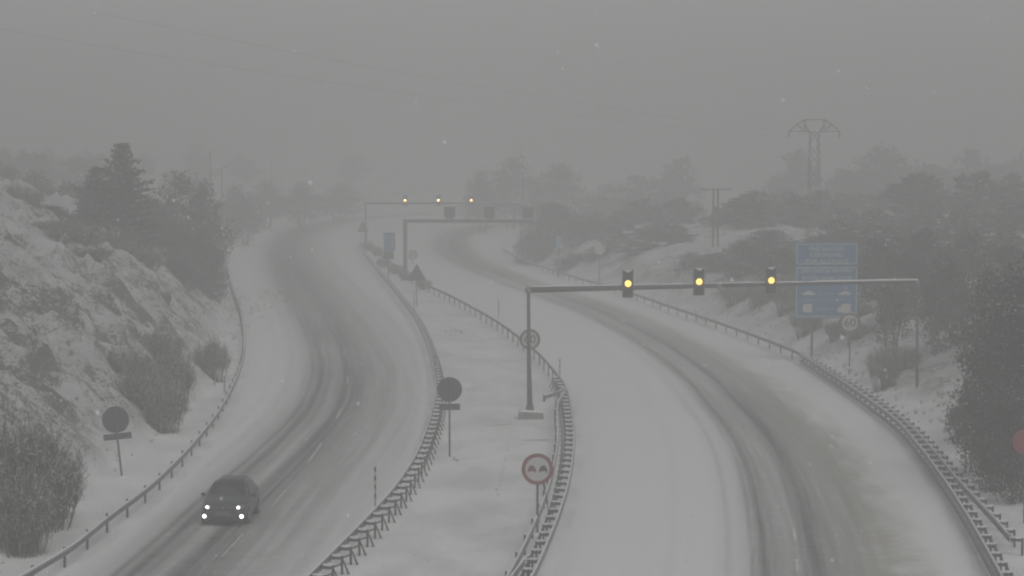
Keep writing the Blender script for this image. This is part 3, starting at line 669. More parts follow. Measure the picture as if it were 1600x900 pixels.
# variable message sign on a cantilever
def vms():
    d = 278.0; s = FPX/d; x0 = (633-800)/s; zb = H-(345-HOR)/s; x1 = (832-800)/s
    root = empty('message_sign_gantry', (x0, d, 0), 0, 'grey cantilever gantry holding dark message panels over the right carriageway', 'gantry')
    mb = MB(); mb.box(-0.21,0.21,-0.21,0.21,-0.3,zb+0.18); mb.build('post', GALVD, root)
    mb = MB(); mb.box(0.211, x1-x0, -0.2, 0.2, zb-0.2, zb+0.18); mb.build('arm', GALVD, root)
    mb = MB(); mb.box(-0.2, x1-x0, -0.18, 0.18, zb+0.184, zb+0.23); mb.build('snow_cap', SNOW, root)
    for px in (702.5, 764.5, 825):
        cx = (px-800)/s - x0; mb = MB(); zc = H-(331-HOR)/s; mb.box(cx-0.6, cx+0.6, -0.25, 0.1, zc-0.58, zc+0.58); p_ = mb.build('symbol_panel', DARK, root)
        mb = MB()
        for e in (-0.5, 0.46): mb.box(cx+e, cx+e+0.04, -0.256, -0.252, zc-0.5, zc+0.5)
        mb.build('frame', GALVD, p_)
        mb = MB(); mb.box(cx-0.4, cx+0.4, 0.101, 0.2, zb+0.235, zc+0.3); mb.build('mounting_bracket', GALVD, root)
    for a_, b_ in ((713, 754), (775, 815)):
        xa = (a_-800)/s-x0; xb = (b_-800)/s-x0; zc = H-(330-HOR)/s
        mb = MB(); n = 8
        for k in range(n+1):
            xx = xa+(xb-xa)*k/n; mb.box(xx-0.035, xx+0.035, -0.15, 0.0, zc-0.58, zc+0.58)
        mb.box(xa-0.035, xb+0.035, -0.16, 0.01, zc+0.583, zc+0.66); mb.build('text_panel', mat('pale panel frame', (0.24,0.245,0.25), 0.6), root)
vms()

# ------------------------------------------------------------------ snow poles
BAND = mat('black band paint', (0.03,0.03,0.03), 0.6); POLEW = mat('pale pole paint', (0.38,0.37,0.33), 0.6, noise=0.2)
def snow_pole(px, py, s, h, label, lean=(0,0), pale=False, r=0.032):
    x = (px-800)/s; d = FPX/s; z0 = H-(py-HOR)/s
    zt = hz(x, d)
    root = empty('snow_pole', (x, d, z0 if abs(z0) > 0.05 else zt), 0, label, 'snow pole', 'tall poles marking the road edge for snowploughs')
    root.rotation_euler = (lean[1], lean[0], 0)
    mb = MB(); mb.tube([(0,0,-0.4),(0,0,h)], r, r*0.9, 8); mb.build('pole', POLEW, root, smooth=True)
    if not pale:
        nb = 4
        for k in range(nb):
            z1 = h - k*h/4.2; mb = MB(); mb.tube([(0,0,z1-h*0.13),(0,0,z1+0.002)], r+0.006, n=8); mb.build('band', BAND, root, smooth=True)
    return root
for a_ in [(585,790,40.5,1.45,'banded snow pole in front of the median barrier near the car'),
          (680,600,26.0,1.75,'banded snow pole beside the median barrier above the back turned disc'),
          (875,600,26.0,1.5,'banded snow pole above the barrier wing'),
          (779,492,18.8,1.3,'faint banded snow pole in the upper median'),
          (647,492,18.6,1.9,'banded snow pole just below the back turned triangle')]:
    snow_pole(*a_)
snow_pole(862, 826, 41.0, 2.35, 'leaning snow pole behind the no overtaking sign', lean=(-0.17, 0))
snow_pole(101, 842, 40.5, 1.75, 'snow pole standing at the foot of the left bank by the frame corner', pale=True, r=0.028)
snow_pole(349, 618, 26.7, 1.1, 'short snow pole by the shrub behind the leftmost barrier')
snow_pole(1511, 752, 36.0, 1.5, 'thin white snow pole in front of the dark trees on the right', pale=True, r=0.022)
snow_pole(1310, 566, 23.4, 1.6, 'faint snow pole between the blue board post and the speed limit sign', pale=True, r=0.025)

# ------------------------------------------------------------------ pylons and poles
def lattice_pylon():
    d = 262.0; s = FPX/d; x = (1271.5-800)/s; z0 = hz(x, d); zt = H-(207-HOR)/s; zc = H-(187-HOR)/s
    root = empty('electricity_pylon', (x, d, z0), 0.12, 'lattice electricity pylon with a bridged crossarm above the blue board', 'pylon')
    h = zt-z0; ht = zc-z0
    mb = MB(); wb, wt = 0.62, 0.42
    def c(z, sx, sy): w = wb+(wt-wb)*min(1, z/h); return (sx*w, sy*w, z)
    for sx in (-1,1):
        for sy in (-1,1): mb.tube([c(0,sx,sy), c(h,sx,sy)], 0.05, 0.038, 4)
    mb.build('leg_frame', GALVD, root)
    mb = MB(); n = int(h/1.15)
    for k in range(n):
        za, zb_ = h*k/n, h*(k+1)/n
        for sx, sy, tx, ty in ((-1,-1,1,-1),(1,-1,1,1),(1,1,-1,1),(-1,1,-1,-1)):
            e = k % 2
            mb.tube([c(za, *( (sx,sy) if e else (tx,ty))), c(zb_, *((tx,ty) if e else (sx,sy)))], 0.032, n=4)
    mb.build('bracing', GALVD, root)
    mb = MB(); W_ = 2.65; in_ = 1.0
    for sy in (-0.3, 0.3):
        for sx in (-1, 1):
            mb.tube([(sx*0.5,sy,h), (sx*in_,sy,h+(ht-h)*0.55)], 0.04, n=4); mb.tube([(sx*in_,sy,h+(ht-h)*0.3), (sx*in_,sy,ht)], 0.04, n=4)
            mb.tube([(sx*in_,sy,h+0.1), (sx*W_,0,h+0.12)], 0.04, n=4); mb.tube([(sx*in_,sy,ht), (sx*(W_+in_)/2,sy/2,h+0.62*(ht-h)), (sx*W_,0,h+0.12)], 0.045, n=4)
            mb.tube([(sx*in_,sy,h+0.1), (sx*(W_+in_)/2,sy/2,h+0.62*(ht-h))], 0.03, n=4)
        mb.tube([(-in_,sy,ht), (in_,sy,ht)], 0.045, n=4); mb.tube([(-in_,sy,h+0.2),(-0.5,sy,h),(0.5,sy,h),(in_,sy,h+0.2)], 0.04, n=4)
    mb.build('crossarm', GALVD, root)
    mb = MB()
    for sx in (-1, 1): mb.tube([(sx*W_,0,h+0.1),(sx*W_,0,h-0.5)], 0.06, n=6)
    mb.build('insulator', DARK, root)
    return x, d, z0+h-0.5
PX, PD, PZ = lattice_pylon()
def twin_pole(px, d, ptop, w, arm, label, box=True):
    s = FPX/d; x = (px-800)/s; z0 = hz(x, d); h = H-(ptop-HOR)/s-z0
    root = empty('utility_pole', (x, d, z0), 0, label, 'utility pole', 'twin leg utility poles in the fog')
    for sx in (-1, 1):
        mb = MB(); mb.tube([(sx*w/2,0,-0.4),(sx*w/2*0.9,0,h)], 0.11, 0.09, 8); mb.build('leg', BARK, root)
    mb = MB(); mb.box(-arm/2, arm/2, -0.06, 0.06, h-0.1, h+0.02); mb.build('crossarm', GALVD, root)
    if box:
        mb = MB(); mb.box(-w*0.8, w*0.8, -0.35, 0.1, h*0.5, h*0.62); mb.build('transformer', GALVD, root)
twin_pole(1118, 262, 295, 0.5, 3.2, 'taller twin leg utility pole with a box, left of the pylon')
twin_pole(1174.5, 300, 299, 0.55, 1.6, 'smaller farther twin leg utility pole between box pole and pylon', box=False)
def lamp_column(px, d, ptop, label, arm=1):
    s = FPX/d; x = (px-800)/s; z0 = hz(x, d); h = H-(ptop-HOR)/s-z0
    root = empty('street_lamp', (x, d, z0), 0, label, 'street lamp', 'slim lighting columns fading in the fog')
    mb = MB(); mb.tube([(0,0,-0.3),(0,0,h)], 0.065, 0.04, 8); mb.build('column', GALVD, root, smooth=True)
    mb = MB(); mb.tube([(0,0,h-0.02),(0.1*arm,0,h+0.06),(0.3*arm,0,h+0.08)], 0.03, n=6); mb.build('arm', GALVD, root)
    mb = MB(); mb.ball((0.42*arm,0,h+0.08), 0.16, 0.08, 0.05, 10, 5); mb.build('lamp_head', GALVD, root)
lamp_column(347, 285, 262, 'slim lighting column beside the left barrier bend')
lamp_column(329.5, 315, 236, 'slim lighting column rising from the trees left of the barrier')
lamp_column(424, 420, 248, 'very faint lighting column over the far left bend')
lamp_column(817.5, 335, 245, 'faint lighting column at the end of the far gantry', arm=-1)
# two overhead cables to the pylon
for k, (sx, ax, ay) in enumerate(((-1, -150, 20), (1, 150, 20))):
    s0 = FPX/150.0; A_ = Vector(((ax-800)/s0, 150.0, H-(ay-HOR)/s0)); B_ = Vector((PX+sx*2.6, PD, PZ)); mb = MB(); pts = []
    for i in range(41):
        t_ = i/40; p = A_.lerp(B_, t_); p.z -= 1.6*4*t_*(1-t_)*0.5; pts.append(p)
    mb.tube(pts, 0.006, n=5); o = mb.build('power_cable', DARK); tag(o, ('lower' if k == 0 else 'upper')+' of the two thin power cables crossing the grey sky', 'cable', 'overhead power cables')

# ------------------------------------------------------------------ car
PAINT = mat('dark grey car paint', (0.050,0.054,0.057), 0.35, 0.3, noise=0.15)
GLASS = mat('dark car glass', (0.015,0.017,0.02), 0.2)
RUB = mat('rubber', (0.02,0.02,0.02), 0.9)
TRIM = mat('black trim', (0.025,0.025,0.026), 0.6)
def build_car():
    x, d = at(349, 826); hd = 0.03
    root = empty('car', (x, d+2.1, 0.02), 0, 'dark grey hatchback with four white front lamps driving on the left carriageway', 'car')
    root.rotation_euler = (0, 0, -0.045+hd*0)
    # stations along y: front -2.1 .. rear 2.1 ; (y, halfwidth, zlow, zbelt, zroof, roof halfwidth)
    st = [(-2.12,0.60,0.30,0.62,0.64,0.52),(-2.05,0.76,0.24,0.74,0.77,0.64),(-1.85,0.86,0.20,0.82,0.88,0.70),(-1.45,0.895,0.20,0.90,0.96,0.74),(-1.05,0.90,0.20,0.96,1.04,0.74),
          (-0.60,0.90,0.20,0.98,1.27,0.66),(-0.15,0.90,0.20,0.99,1.465,0.60),(0.35,0.90,0.20,1.0,1.52,0.60),(1.0,0.90,0.20,1.02,1.505,0.59),(1.55,0.89,0.22,1.03,1.42,0.57),(1.90,0.86,0.26,1.02,1.18,0.60),(2.08,0.80,0.32,0.92,0.98,0.62),(2.13,0.70,0.36,0.75,0.78,0.58)]
    mb = MB(); R = []
    for (y, hw, zl, zb, zr, rw) in st:
        pr = [(0.0,zl),(hw*0.88,zl),(hw*0.98,zl+0.12),(hw,zl+(zb-zl)*0.55),(hw*0.985,zb-0.06),(hw*0.94,zb),(rw+(hw*0.94-rw)*0.25,zb+(zr-zb)*0.72),(rw,zr-0.03),(rw*0.82,zr),(0.0,zr+0.018)]
        ring = pr + [(-a_, b_) for a_, b_ in pr[-2:0:-1]]
        R.append([(a_, y, b_) for a_, b_ in ring])
    n = len(R[0]); vs = [v for q in R for v in q]
    fs = [(i*n+k, i*n+(k+1)%n, (i+1)*n+(k+1)%n, (i+1)*n+k) for i in range(len(R)-1) for k in range(n)] + [tuple(range(n)), tuple((len(R)-1)*n+k for k in range(n))]
    mb.add(vs, fs); body = mb.build('body', PAINT, root, smooth=True)
    sd_ = body.modifiers.new('smooth', 'SUBSURF'); sd_.levels = 2; sd_.render_levels = 2
    def quad(name, pts, m_, off=(0,0,0)):
        mb = MB(); v = [tuple(np.array(p)+np.array(off)) for p in pts]; c_ = np.mean(np.array(v), axis=0)
        nrm = np.cross(np.array(v[1])-np.array(v[0]), np.array(v[2])-np.array(v[0])); nrm = nrm/np.linalg.norm(nrm)*0.02
        k = len(v); mb.add(v+[tuple(np.array(p)-nrm) for p in v], [tuple(range(k)), tuple(range(2*k-1,k-1,-1))]+[(i, k+i, k+(i+1)%k, (i+1)%k) for i in range(k)]); return mb.build(name, m_, root)
    quad('windscreen', [(-0.70,-0.98,1.055),(0.70,-0.98,1.055),(0.575,-0.20,1.44),(0,-0.19,1.475),(-0.575,-0.20,1.44)], GLASS, (0,-0.012,0.02))
    for sx in (-1,1):
        quad('side_window', [(sx*0.845,-0.60,1.02),(sx*0.845,0.45,1.03),(sx*0.64,0.40,1.41),(sx*0.65,-0.10,1.38)], GLASS, (sx*0.008,0,0.015))
        quad('side_window', [(sx*0.845,0.52,1.03),(sx*0.83,1.45,1.06),(sx*0.62,1.30,1.36),(sx*0.64,0.47,1.41)], GLASS, (sx*0.008,0,0.015))
    for sx in (-1,1):
        mb = MB(); mb.ball((sx*0.66,-1.965,0.735), 0.20, 0.13, 0.085, 14, 8); hl = mb.build('headlight', mat('headlamp glass', (0.16,0.165,0.17), 0.3), root, smooth=True)
        mb = MB(); mb.ball((sx*0.60,-2.09,0.725), 0.060, 0.05, 0.055, 12, 8); mb.build('bulb', mat('lit headlamp', (1,1,1), 0.4, emit=(1,1,0.97), estr=4), hl, smooth=True)
        mb = MB(); mb.ball((sx*0.72,-2.07,0.375), 0.074, 0.05, 0.068, 12, 8); mb.build('fog_lamp', mat('lit headlamp', (1,1,1)), root, smooth=True)
        mb = MB(); mb.ball((sx*1.0,-0.62,1.03), 0.10, 0.07, 0.075, 10, 6); mb.box(min(sx*0.86,sx*0.94), max(sx*0.86,sx*0.94), -0.63, -0.58, 0.98, 1.02); mb.build('wing_mirror', PAINT, root, smooth=True)
        for y_ in (-1.32, 1.30):
            w_ = empty('wheel', (sx*0.80, y_, 0.31)); w_.parent = root
            mb = MB(); mb.tube([(-0.105,0,0),(0.105,0,0)], 0.315, n=24); mb.build('tyre', RUB, w_, smooth=False)
            mb = MB(); mb.tube([(sx*0.107,0,0),(sx*0.118,0,0)], 0.20, n=16)
            mb.build('rim', GALV, w_)
    mb = MB(); mb.box(-0.42,0.42,-2.145,-2.12,0.60,0.67); mb.box(-0.46,0.46,-2.15,-2.12,0.28,0.38); mb.build('grille', TRIM, root)
    mb = MB(); mb.box(-0.26,0.26,-2.165,-2.151,0.455,0.565); mb.build('number_plate', mat('dirty number plate', (0.13,0.13,0.13), 0.6), root)
    mb = MB(); mb.box(-0.40,0.40,-2.158,-2.13,0.40,0.445); mb.box(-0.40,0.40,-2.150,-2.125,0.575,0.595); mb.build('trim_strip', mat('dirty trim', (0.12,0.12,0.12), 0.6), root)
    mb = MB(); mb.box(-0.78,0.78,-2.10,-2.04,0.20,0.27); mb.build('bumper_lip', TRIM, root)
    mb = MB(); mb.disc(0,0.69,0.05,-2.135,-2.118,14); mb.build('badge', GALV, root)
    mb = MB(); mb.box(-0.5,0.5,0.1,1.2,1.515,1.535); mb.build('snow_cap', mat('thin roof frost', (0.12,0.125,0.13), 0.8), root)
    for sx in (-1,1):
        mb = MB(); mb.box(sx*0.30-0.28, sx*0.30+0.28, -0.93,-0.90, 1.078,1.092); w = mb.build('wiper', TRIM, root)
build_car()

# ------------------------------------------------------------------ trees and shrubs
def rand_dir():
    v = rng.normal(size=3); return v/np.linalg.norm(v)
def leaf_quads(mb, centre, n, rad, size, snow_p, flat=0.6, cone=False):
    c = np.array(centre)
    for _ in range(n):
        dvec = rand_dir()*rad*(rng.random()**0.45); dvec[2] *= flat
        p = c+dvec; u = rand_dir(); w = np.cross(u, rand_dir()); w /= max(1e-6, np.linalg.norm(w)); s_ = size*(0.6+0.8*rng.random())
        sn_ = (dvec[2] > rad*flat*0.05) and (rng.random() < snow_p)
        if sn_: u[2] *= 0.15; w[2] *= 0.15; p[2] += 0.04
        mb.add([p-u*s_, p+w*s_*0.45, p+u*s_, p-w*s_*0.45], [(0,1,2,3)], 1 if sn_ else 0)
def make_pine(h, w, seed):
    global rng; rng = np.random.default_rng(seed); random.seed(seed)
    tr = MB(); tr.tube([(0,0,-0.5),(0.05,0.03,h*0.45),(0,0,h*0.97)], h*0.022+0.03, 0.03, 7); cr = MB()
    z = h*0.10
    while z < h:
        t_ = z/h; reach = w*0.5*(1-t_)**0.75*(0.75+0.5*rng.random()) + 0.15; nb = 7 if t_ < 0.75 else 5; ph = rng.random()*6.28
        for k in range(nb):
            a_ = ph+2*PI*k/nb+rng.normal()*0.25; L_ = reach*(0.65+0.5*rng.random())
            dx, dy = math.cos(a_), math.sin(a_); up = 0.12+0.5*t_
            tr.tube([(0,0,z),(dx*L_*0.5,dy*L_*0.5,z+L_*up*0.3),(dx*L_,dy*L_,z+L_*up*0.7)], 0.035, 0.012, 4, caps=False)
            m_ = max(2, int(L_/0.32))
            for j in range(m_):
                q = (j+1)/m_; r_ = 0.34*(1.15-0.4*q)
                leaf_quads(cr, (dx*L_*q, dy*L_*q, z+L_*up*0.65*q), 24, r_+0.10, 0.13, 0.32, 0.55)
        z += h*0.052
    return tr, cr
def make_bushy(h, w, seed, trunks=3, size=0.12, snow=0.14, base=0.18, dens=1.0, per=34):
    """round leafy evergreen: uneven clumps on forking limbs"""
    global rng; rng = np.random.default_rng(seed); random.seed(seed)
    tr = MB(); cr = MB(); tips = []
    for k in range(trunks):
        a_ = 2*PI*k/trunks+rng.random(); lean = w*0.22*(0.5+rng.random())
        b = (math.cos(a_)*0.15, math.sin(a_)*0.15, -0.4); mid = (math.cos(a_)*lean*0.5, math.sin(a_)*lean*0.5, h*0.4); top = (math.cos(a_)*lean, math.sin(a_)*lean, h*(0.72+0.15*rng.random()))
        tr.tube([b, mid, top], 0.05+h*0.008, 0.03, 6); 
        for j in range(6):
            t_ = 0.3+0.7*rng.random(); p = [mid[i]+(top[i]-mid[i])*t_ for i in range(3)]; q = rand_dir(); q[2] = abs(q[2])*0.6
            e = [p[0]+q[0]*w*0.3, p[1]+q[1]*w*0.3, p[2]+q[2]*h*0.25]; tr.tube([p, e], 0.03, 0.012, 4, caps=False)
    n = int(30*dens*(w*h/16)**0.55)+8
    for _ in range(n):
        u = rand_dir(); rr = rng.random()**0.4; zc = h*base+(h*(1-base))*(0.5+0.5*u[2]*rr)
        env = math.sin(PI*min(1, max(0.08, (zc/h-base*0.6)/(1-base*0.6)))**0.8); env = max(0.0, env)**0.6*0.85+0.15
        p = (u[0]*w*0.42*rr*env, u[1]*w*0.42*rr*env, zc); r_ = 0.10*w*(0.6+0.9*rng.random())
        leaf_quads(cr, p, int(per*(0.6+0.8*rng.random())), r_+0.15, size, snow*(3.4 if rng.random() < 0.24 else 0.25), 0.75)
    return tr, cr
def make_shrub(h, w, seed, stems=60, snow=0.10):
    """bare deciduous shrub: fans of thin stems splitting into twigs"""
    global rng; rng = np.random.default_rng(seed); random.seed(seed)
    tr = MB(); cr = MB()
    def stick(mb, a_, b_, r, mi=0):
        d = np.array(b_)-np.array(a_); p = np.cross(d, rand_dir()); p = p/max(1e-6, np.linalg.norm(p)); q = np.cross(d, p); q = q/max(1e-6, np.linalg.norm(q))
        a_ = np.array(a_); b_ = np.array(b_)
        vs = [a_+p*r, a_-p*r*0.5+q*r*0.87, a_-p*r*0.5-q*r*0.87, b_]
        mb.add(vs, [(0,1,3),(1,2,3),(2,0,3)], mi)
    for k in range(stems):
        a_ = rng.random()*2*PI; spread = rng.random()**0.55; L_ = h*(0.55+0.5*rng.random())*(1-0.30*spread)
        tip = np.array([math.cos(a_)*w*0.5*spread, math.sin(a_)*w*0.5*spread, L_]); base = np.array([math.cos(a_)*0.55*spread*w*0.5, math.sin(a_)*0.55*spread*w*0.5, -0.3])
        mid = base*0.5+tip*0.5+rand_dir()*0.08*h; mid[2] += 0.06*h
        stick(tr, base, mid+(mid-base)*0.25, 0.02+0.004*h); stick(tr, mid, tip, 0.016)
        for j in range(13):
            t_ = rng.random(); p = mid*(1-t_)+tip*t_; q = rand_dir()*0.16*h; q[2] = abs(q[2])*1.2+0.03*h; e = p+q
            stick(cr, p, e, 0.013, 0)
            for jj in range(5):
                p2 = p+(e-p)*rng.random(); e2 = p2+rand_dir()*0.09*h+np.array([0,0,0.04*h]); stick(cr, p2, e2, 0.008, 1 if rng.random() < snow else 0)
    return tr, cr
PROTO = {}
def proto(kind, i):
    key = (kind, i)
    if key in PROTO: return PROTO[key]
    if kind == 'pine': tr, cr = make_pine(8, 6.2, 100+i); ms = (BARK, [NEEDLE, SNOW])
    elif kind == 'bushy': tr, cr = make_bushy(6, 5, 200+i, trunks=3, dens=2.6, snow=0.34); ms = (BARK, [LEAF, SNOW])
    elif kind == 'dense': tr, cr = make_bushy(6, 5, 300+i, trunks=2, size=0.10, base=0.02, dens=4.5, snow=0.17, per=46); ms = (BARK, [NEEDLE, SNOW])
    elif kind == 'stemmed': tr, cr = make_bushy(6, 4.6, 400+i, trunks=5, base=0.36, dens=1.5, snow=0.22); ms = (BARK, [TWIG, SNOW])
    else: tr, cr = make_shrub(3, 3.6, 500+i, 130, snow=0.26); ms = (TWIG, [TWIG, SNOW])
    a_ = tr.build('trunk' if kind != 'shrub' else 'stems', ms[0], recalc=False); b_ = cr.build('crown', ms[1], recalc=False)
    PROTO[key] = (a_.name, a_.data, b_.data); bpy.data.objects.remove(a_); bpy.data.objects.remove(b_)
    return PROTO[key]
BASE = {'pine': (8, 6.2), 'bushy': (6, 5), 'dense': (6, 5), 'stemmed': (6, 4.6), 'shrub': (3, 3.6)}
NAMES = {'pine': ('pine_tree', 'tree'), 'bushy': ('leafy_tree', 'tree'), 'dense': ('evergreen_tree', 'tree'), 'stemmed': ('young_tree', 'tree'), 'shrub': ('bare_shrub', 'shrub')}
TREE_N = 0
def tree(kind, px, d, ytop, wpx, label, group=None, sink=0.0):
    """px, ytop, wpx: photo column, photo row of the top, width in photo pixels, at distance d"""
    global TREE_N; TREE_N += 1
    s = FPX/d; x = (px-800)/s; z0 = hz(x, d)-sink; h = max(0.8, H-(ytop-HOR)/s-z0); w = wpx/s
    nm, md1, md2 = proto(kind, TREE_N % (2 if kind in ('pine',) else 3)); bh, bw = BASE[kind]
    root = empty(NAMES[kind][0], (x, d, z0), TREE_N*2.39, label, NAMES[kind][1], group); root.scale = (w/bw, w/bw, h/bh)
    for n_, dd in (('stems' if kind == 'shrub' else 'trunk', md1), ('crown', md2)):
        o_ = bpy.data.objects.new(n_, dd); COL.objects.link(o_); o_.parent = root
    return root
GL = 'trees and shrubs on the left bank'; GR = 'trees and shrubs on the right bank'; GF = 'dim trees in the fog beyond the right barrier'
T = tree
for k, px, d, yt, w, lab, *sk in [
    ('pine', 192, 200, 228, 140, 'snow dusted pine standing tallest on the left bank', .5),
    ('pine', 150, 210, 262, 90, 'narrow pine tucked behind the tallest pine on its left', .5),
    ('dense', 232, 224, 300, 80, 'dark tree directly right of the tallest left bank pine', 1),
    ('bushy', 280, 236, 270, 125, 'broad dark tree in the middle of the clump above the left barrier', 1.5),
    ('bushy', 320, 246, 284, 100, 'dark tree nearest the left barrier bend at the clump edge', 1.5),
    ('dense', 262, 222, 335, 96, 'lower dark tree in front of the broad one', 1.5),
    ('dense', 306, 226, 352, 100, 'lowest dark tree at the front of the left clump', 2.2),
    ('dense', 330, 232, 372, 60, 'rounded bush closing the front of the left clump beside the barrier', 2.2),
    ('dense', 272, 212, 400, 90, 'broad dark bush spilling down below the left clump', 1.5),
    ('shrub', 108, 174, 350, 120, 'dark round shrub halfway up the rocky left bank', .3),
    ('shrub', 126, 166, 385, 110, 'shrub just below the dark round one on the left bank', .6),
    ('shrub', 90, 180, 345, 90, 'shrub on the left shoulder of the dark round one', .3),
    ('bushy', 55, 262, 268, 110, 'hazy tree on the crest near the left frame edge', 1.2),
    ('bushy', 8, 280, 258, 110, 'hazy tree cut by the left frame edge on the crest', 1.2),
    ('bushy', 105, 250, 285, 110, 'hazy tree on the crest left of the pines', 1.2),
    ('dense', 80, 205, 318, 90, 'crest bush above the dark round shrub', 1.2),
    ('dense', 132, 200, 320, 80, 'crest bush at the left foot of the narrow pine', 1.2),
    ('shrub', 30, 204, 288, 80, 'twiggy shrub on the crest near the left frame edge', .4),
    ('shrub', 160, 190, 350, 90, 'shrub on the crest in front of the narrow pine', .3),
    ('shrub', 210, 192, 372, 90, 'shrub at the foot of the tallest pine', .3),
    ('shrub', 160, 146, 520, 110, 'wide bare shrub uppermost above the leaning sign', .7),
    ('shrub', 190, 138, 545, 110, 'wide bare shrub in the middle above the leaning sign', .7),
    ('shrub', 225, 132, 575, 100, 'bare shrub lowest on the left bank above the leaning sign', .7),
    ('shrub', 248, 146, 515, 80, 'upright bare shrub right of the wide ones on the bank foot', .3),
    ('shrub', 272, 140, 545, 66, 'bare shrub between the upright one and the barrier', .3),
    ('shrub', 256, 130, 595, 70, 'low bare shrub touching the snow verge left of the barrier', .3),
    ('shrub', 331, 158, 528, 60, 'snowy rounded shrub against the left barrier', .3),
    ('shrub', 52, 97, 660, 150, 'large bare shrub in the lower left corner', .6),
    ('shrub', 8, 93, 640, 150, 'large bare shrub cut off by the left frame edge', .6),
    ('shrub', 78, 100, 705, 90, 'smaller bare shrub right of the large corner shrub', .3),
    ('shrub', 30, 91, 740, 110, 'low bare shrub in front of the large corner shrub', .3),
    ('shrub', 258, 180, 452, 20, 'tiny bare sapling in the snow below the left clump', 0)]:
    T(k, px, d, yt, w, lab, GL, sk[0])
for i, (px, d, yt, w, lab) in enumerate([(365,380,292,80,'faint tree beyond the left bend, nearest the lighting columns'),(415,440,282,90,'faint round tree left above the far bend'),(470,455,286,90,'faint tree centred above the far left bend'),(530,485,288,100,'faint tree at the right end of the row above the far bend'),(385,370,308,70,'low faint tree at the start of the far bend')]):
    T('bushy', px, d, yt, w, lab, 'faint trees beyond the far left bend', 1.0)
for px, py, w, lab in ((598,418,20,'lowest left'),(618,428,24,'second'),(590,400,20,'topmost left'),(634,438,22,'beside the message gantry post'),(663,452,24,'right of the triangle'),(575,392,18,'at the median tip')):
    x_, d_ = at(px, py); T('shrub', px, d_, py-16*1.0, w*1.1, 'low scrub in the far median, '+lab, 'low scrub in the far median', 0.1)
for k, px, d, yt, w, lab, *sk in [
    ('dense', 1585, 112, 470, 180, 'big dark evergreen filling the right frame edge above the barrier', .5),
    ('dense', 1552, 108, 590, 120, 'dark bushy evergreen closest behind the right barrier', .5),
    ('bushy', 1515, 114, 590, 90, 'rounded dark bush left of the closest evergreen behind the barrier', .3),
    ('dense', 1592, 104, 610, 110, 'dark bush under the red disc at the right frame edge', .5),
    ('dense', 1620, 120, 390, 190, 'tall evergreen cut by the right frame edge', .5),
    ('bushy', 1548, 124, 430, 120, 'snow flecked rounded tree left of the big dark evergreen', .3),
    ('bushy', 1478, 165, 420, 110, 'dark tree directly right of the cantilever end post', .5),
    ('dense', 1420, 172, 392, 110, 'dark tree directly behind the cantilever end', .5),
    ('stemmed', 1395, 154, 436, 100, 'young multi stemmed tree left of the cantilever end post', .1),
    ('shrub', 1410, 156, 540, 70, 'bare shrub at the foot of the young multi stemmed tree', .2),
    ('shrub', 1385, 151, 535, 60, 'bare shrub left of the multi stemmed tree stems', .2),
    ('dense', 1372, 188, 366, 110, 'dark tree above the right edge of the blue board', 1),
    ('dense', 1440, 188, 355, 120, 'dark crest tree above the cantilever end', 1),
    ('bushy', 1510, 180, 365, 120, 'dull crest tree second from the right frame edge', 1),
    ('dense', 1580, 172, 378, 130, 'dull crest tree at the right frame edge', 1),
    ('bushy', 1350, 196, 395, 80, 'small leafy tree peeping over the right side of the blue board', 1),
    ('dense', 1480, 158, 395, 100, 'dark tree filling the gap behind the snow flecked rounded one', 1),
    ('dense', 1560, 150, 410, 130, 'dark tree behind the big evergreen', 1),
    ('shrub', 1310, 176, 500, 44, 'small shrub under the blue board', .2),
    ('shrub', 1350, 172, 505, 66, 'small shrub right of the speed limit sign', .2),
    ('shrub', 1340, 180, 470, 60, 'twiggy shrub behind the speed limit sign', .2),
    ('dense', 1225, 214, 385, 110, 'dark low tree left of the blue board on the snowy crest', 1.5),
    ('dense', 1165, 226, 372, 110, 'dark low tree on the snowy crest right of the middle signal', 1.5),
    ('dense', 1120, 238, 392, 100, 'dark low tree behind the middle signal on the crest', 1.5),
    ('bushy', 1270, 218, 368, 90, 'leafy tree behind the left edge of the blue board', 1.5),
    ('bushy', 1085, 246, 395, 90, 'leafy tree on the crest between the left and middle signals', 1.5),
    ('dense', 1200, 240, 355, 120, 'broad dim tree at the foot of the small twin leg pole', 1.5),
    ('dense', 1310, 225, 362, 120, 'broad dim tree behind the upper edge of the blue board', 1.5),
    ('shrub', 1235, 196, 425, 66, 'shrub on the snow slope just left of the blue board', .2),
    ('shrub', 1190, 205, 430, 60, 'shrub on the snow slope below the right signal', .2),
    ('shrub', 1150, 212, 440, 50, 'shrub on the snow slope right of the detector', .2),
    ('shrub', 1262, 184, 475, 56, 'shrub beside the blue board post', .2)]:
    T(k, px, d, yt, w, lab, GR, sk[0])
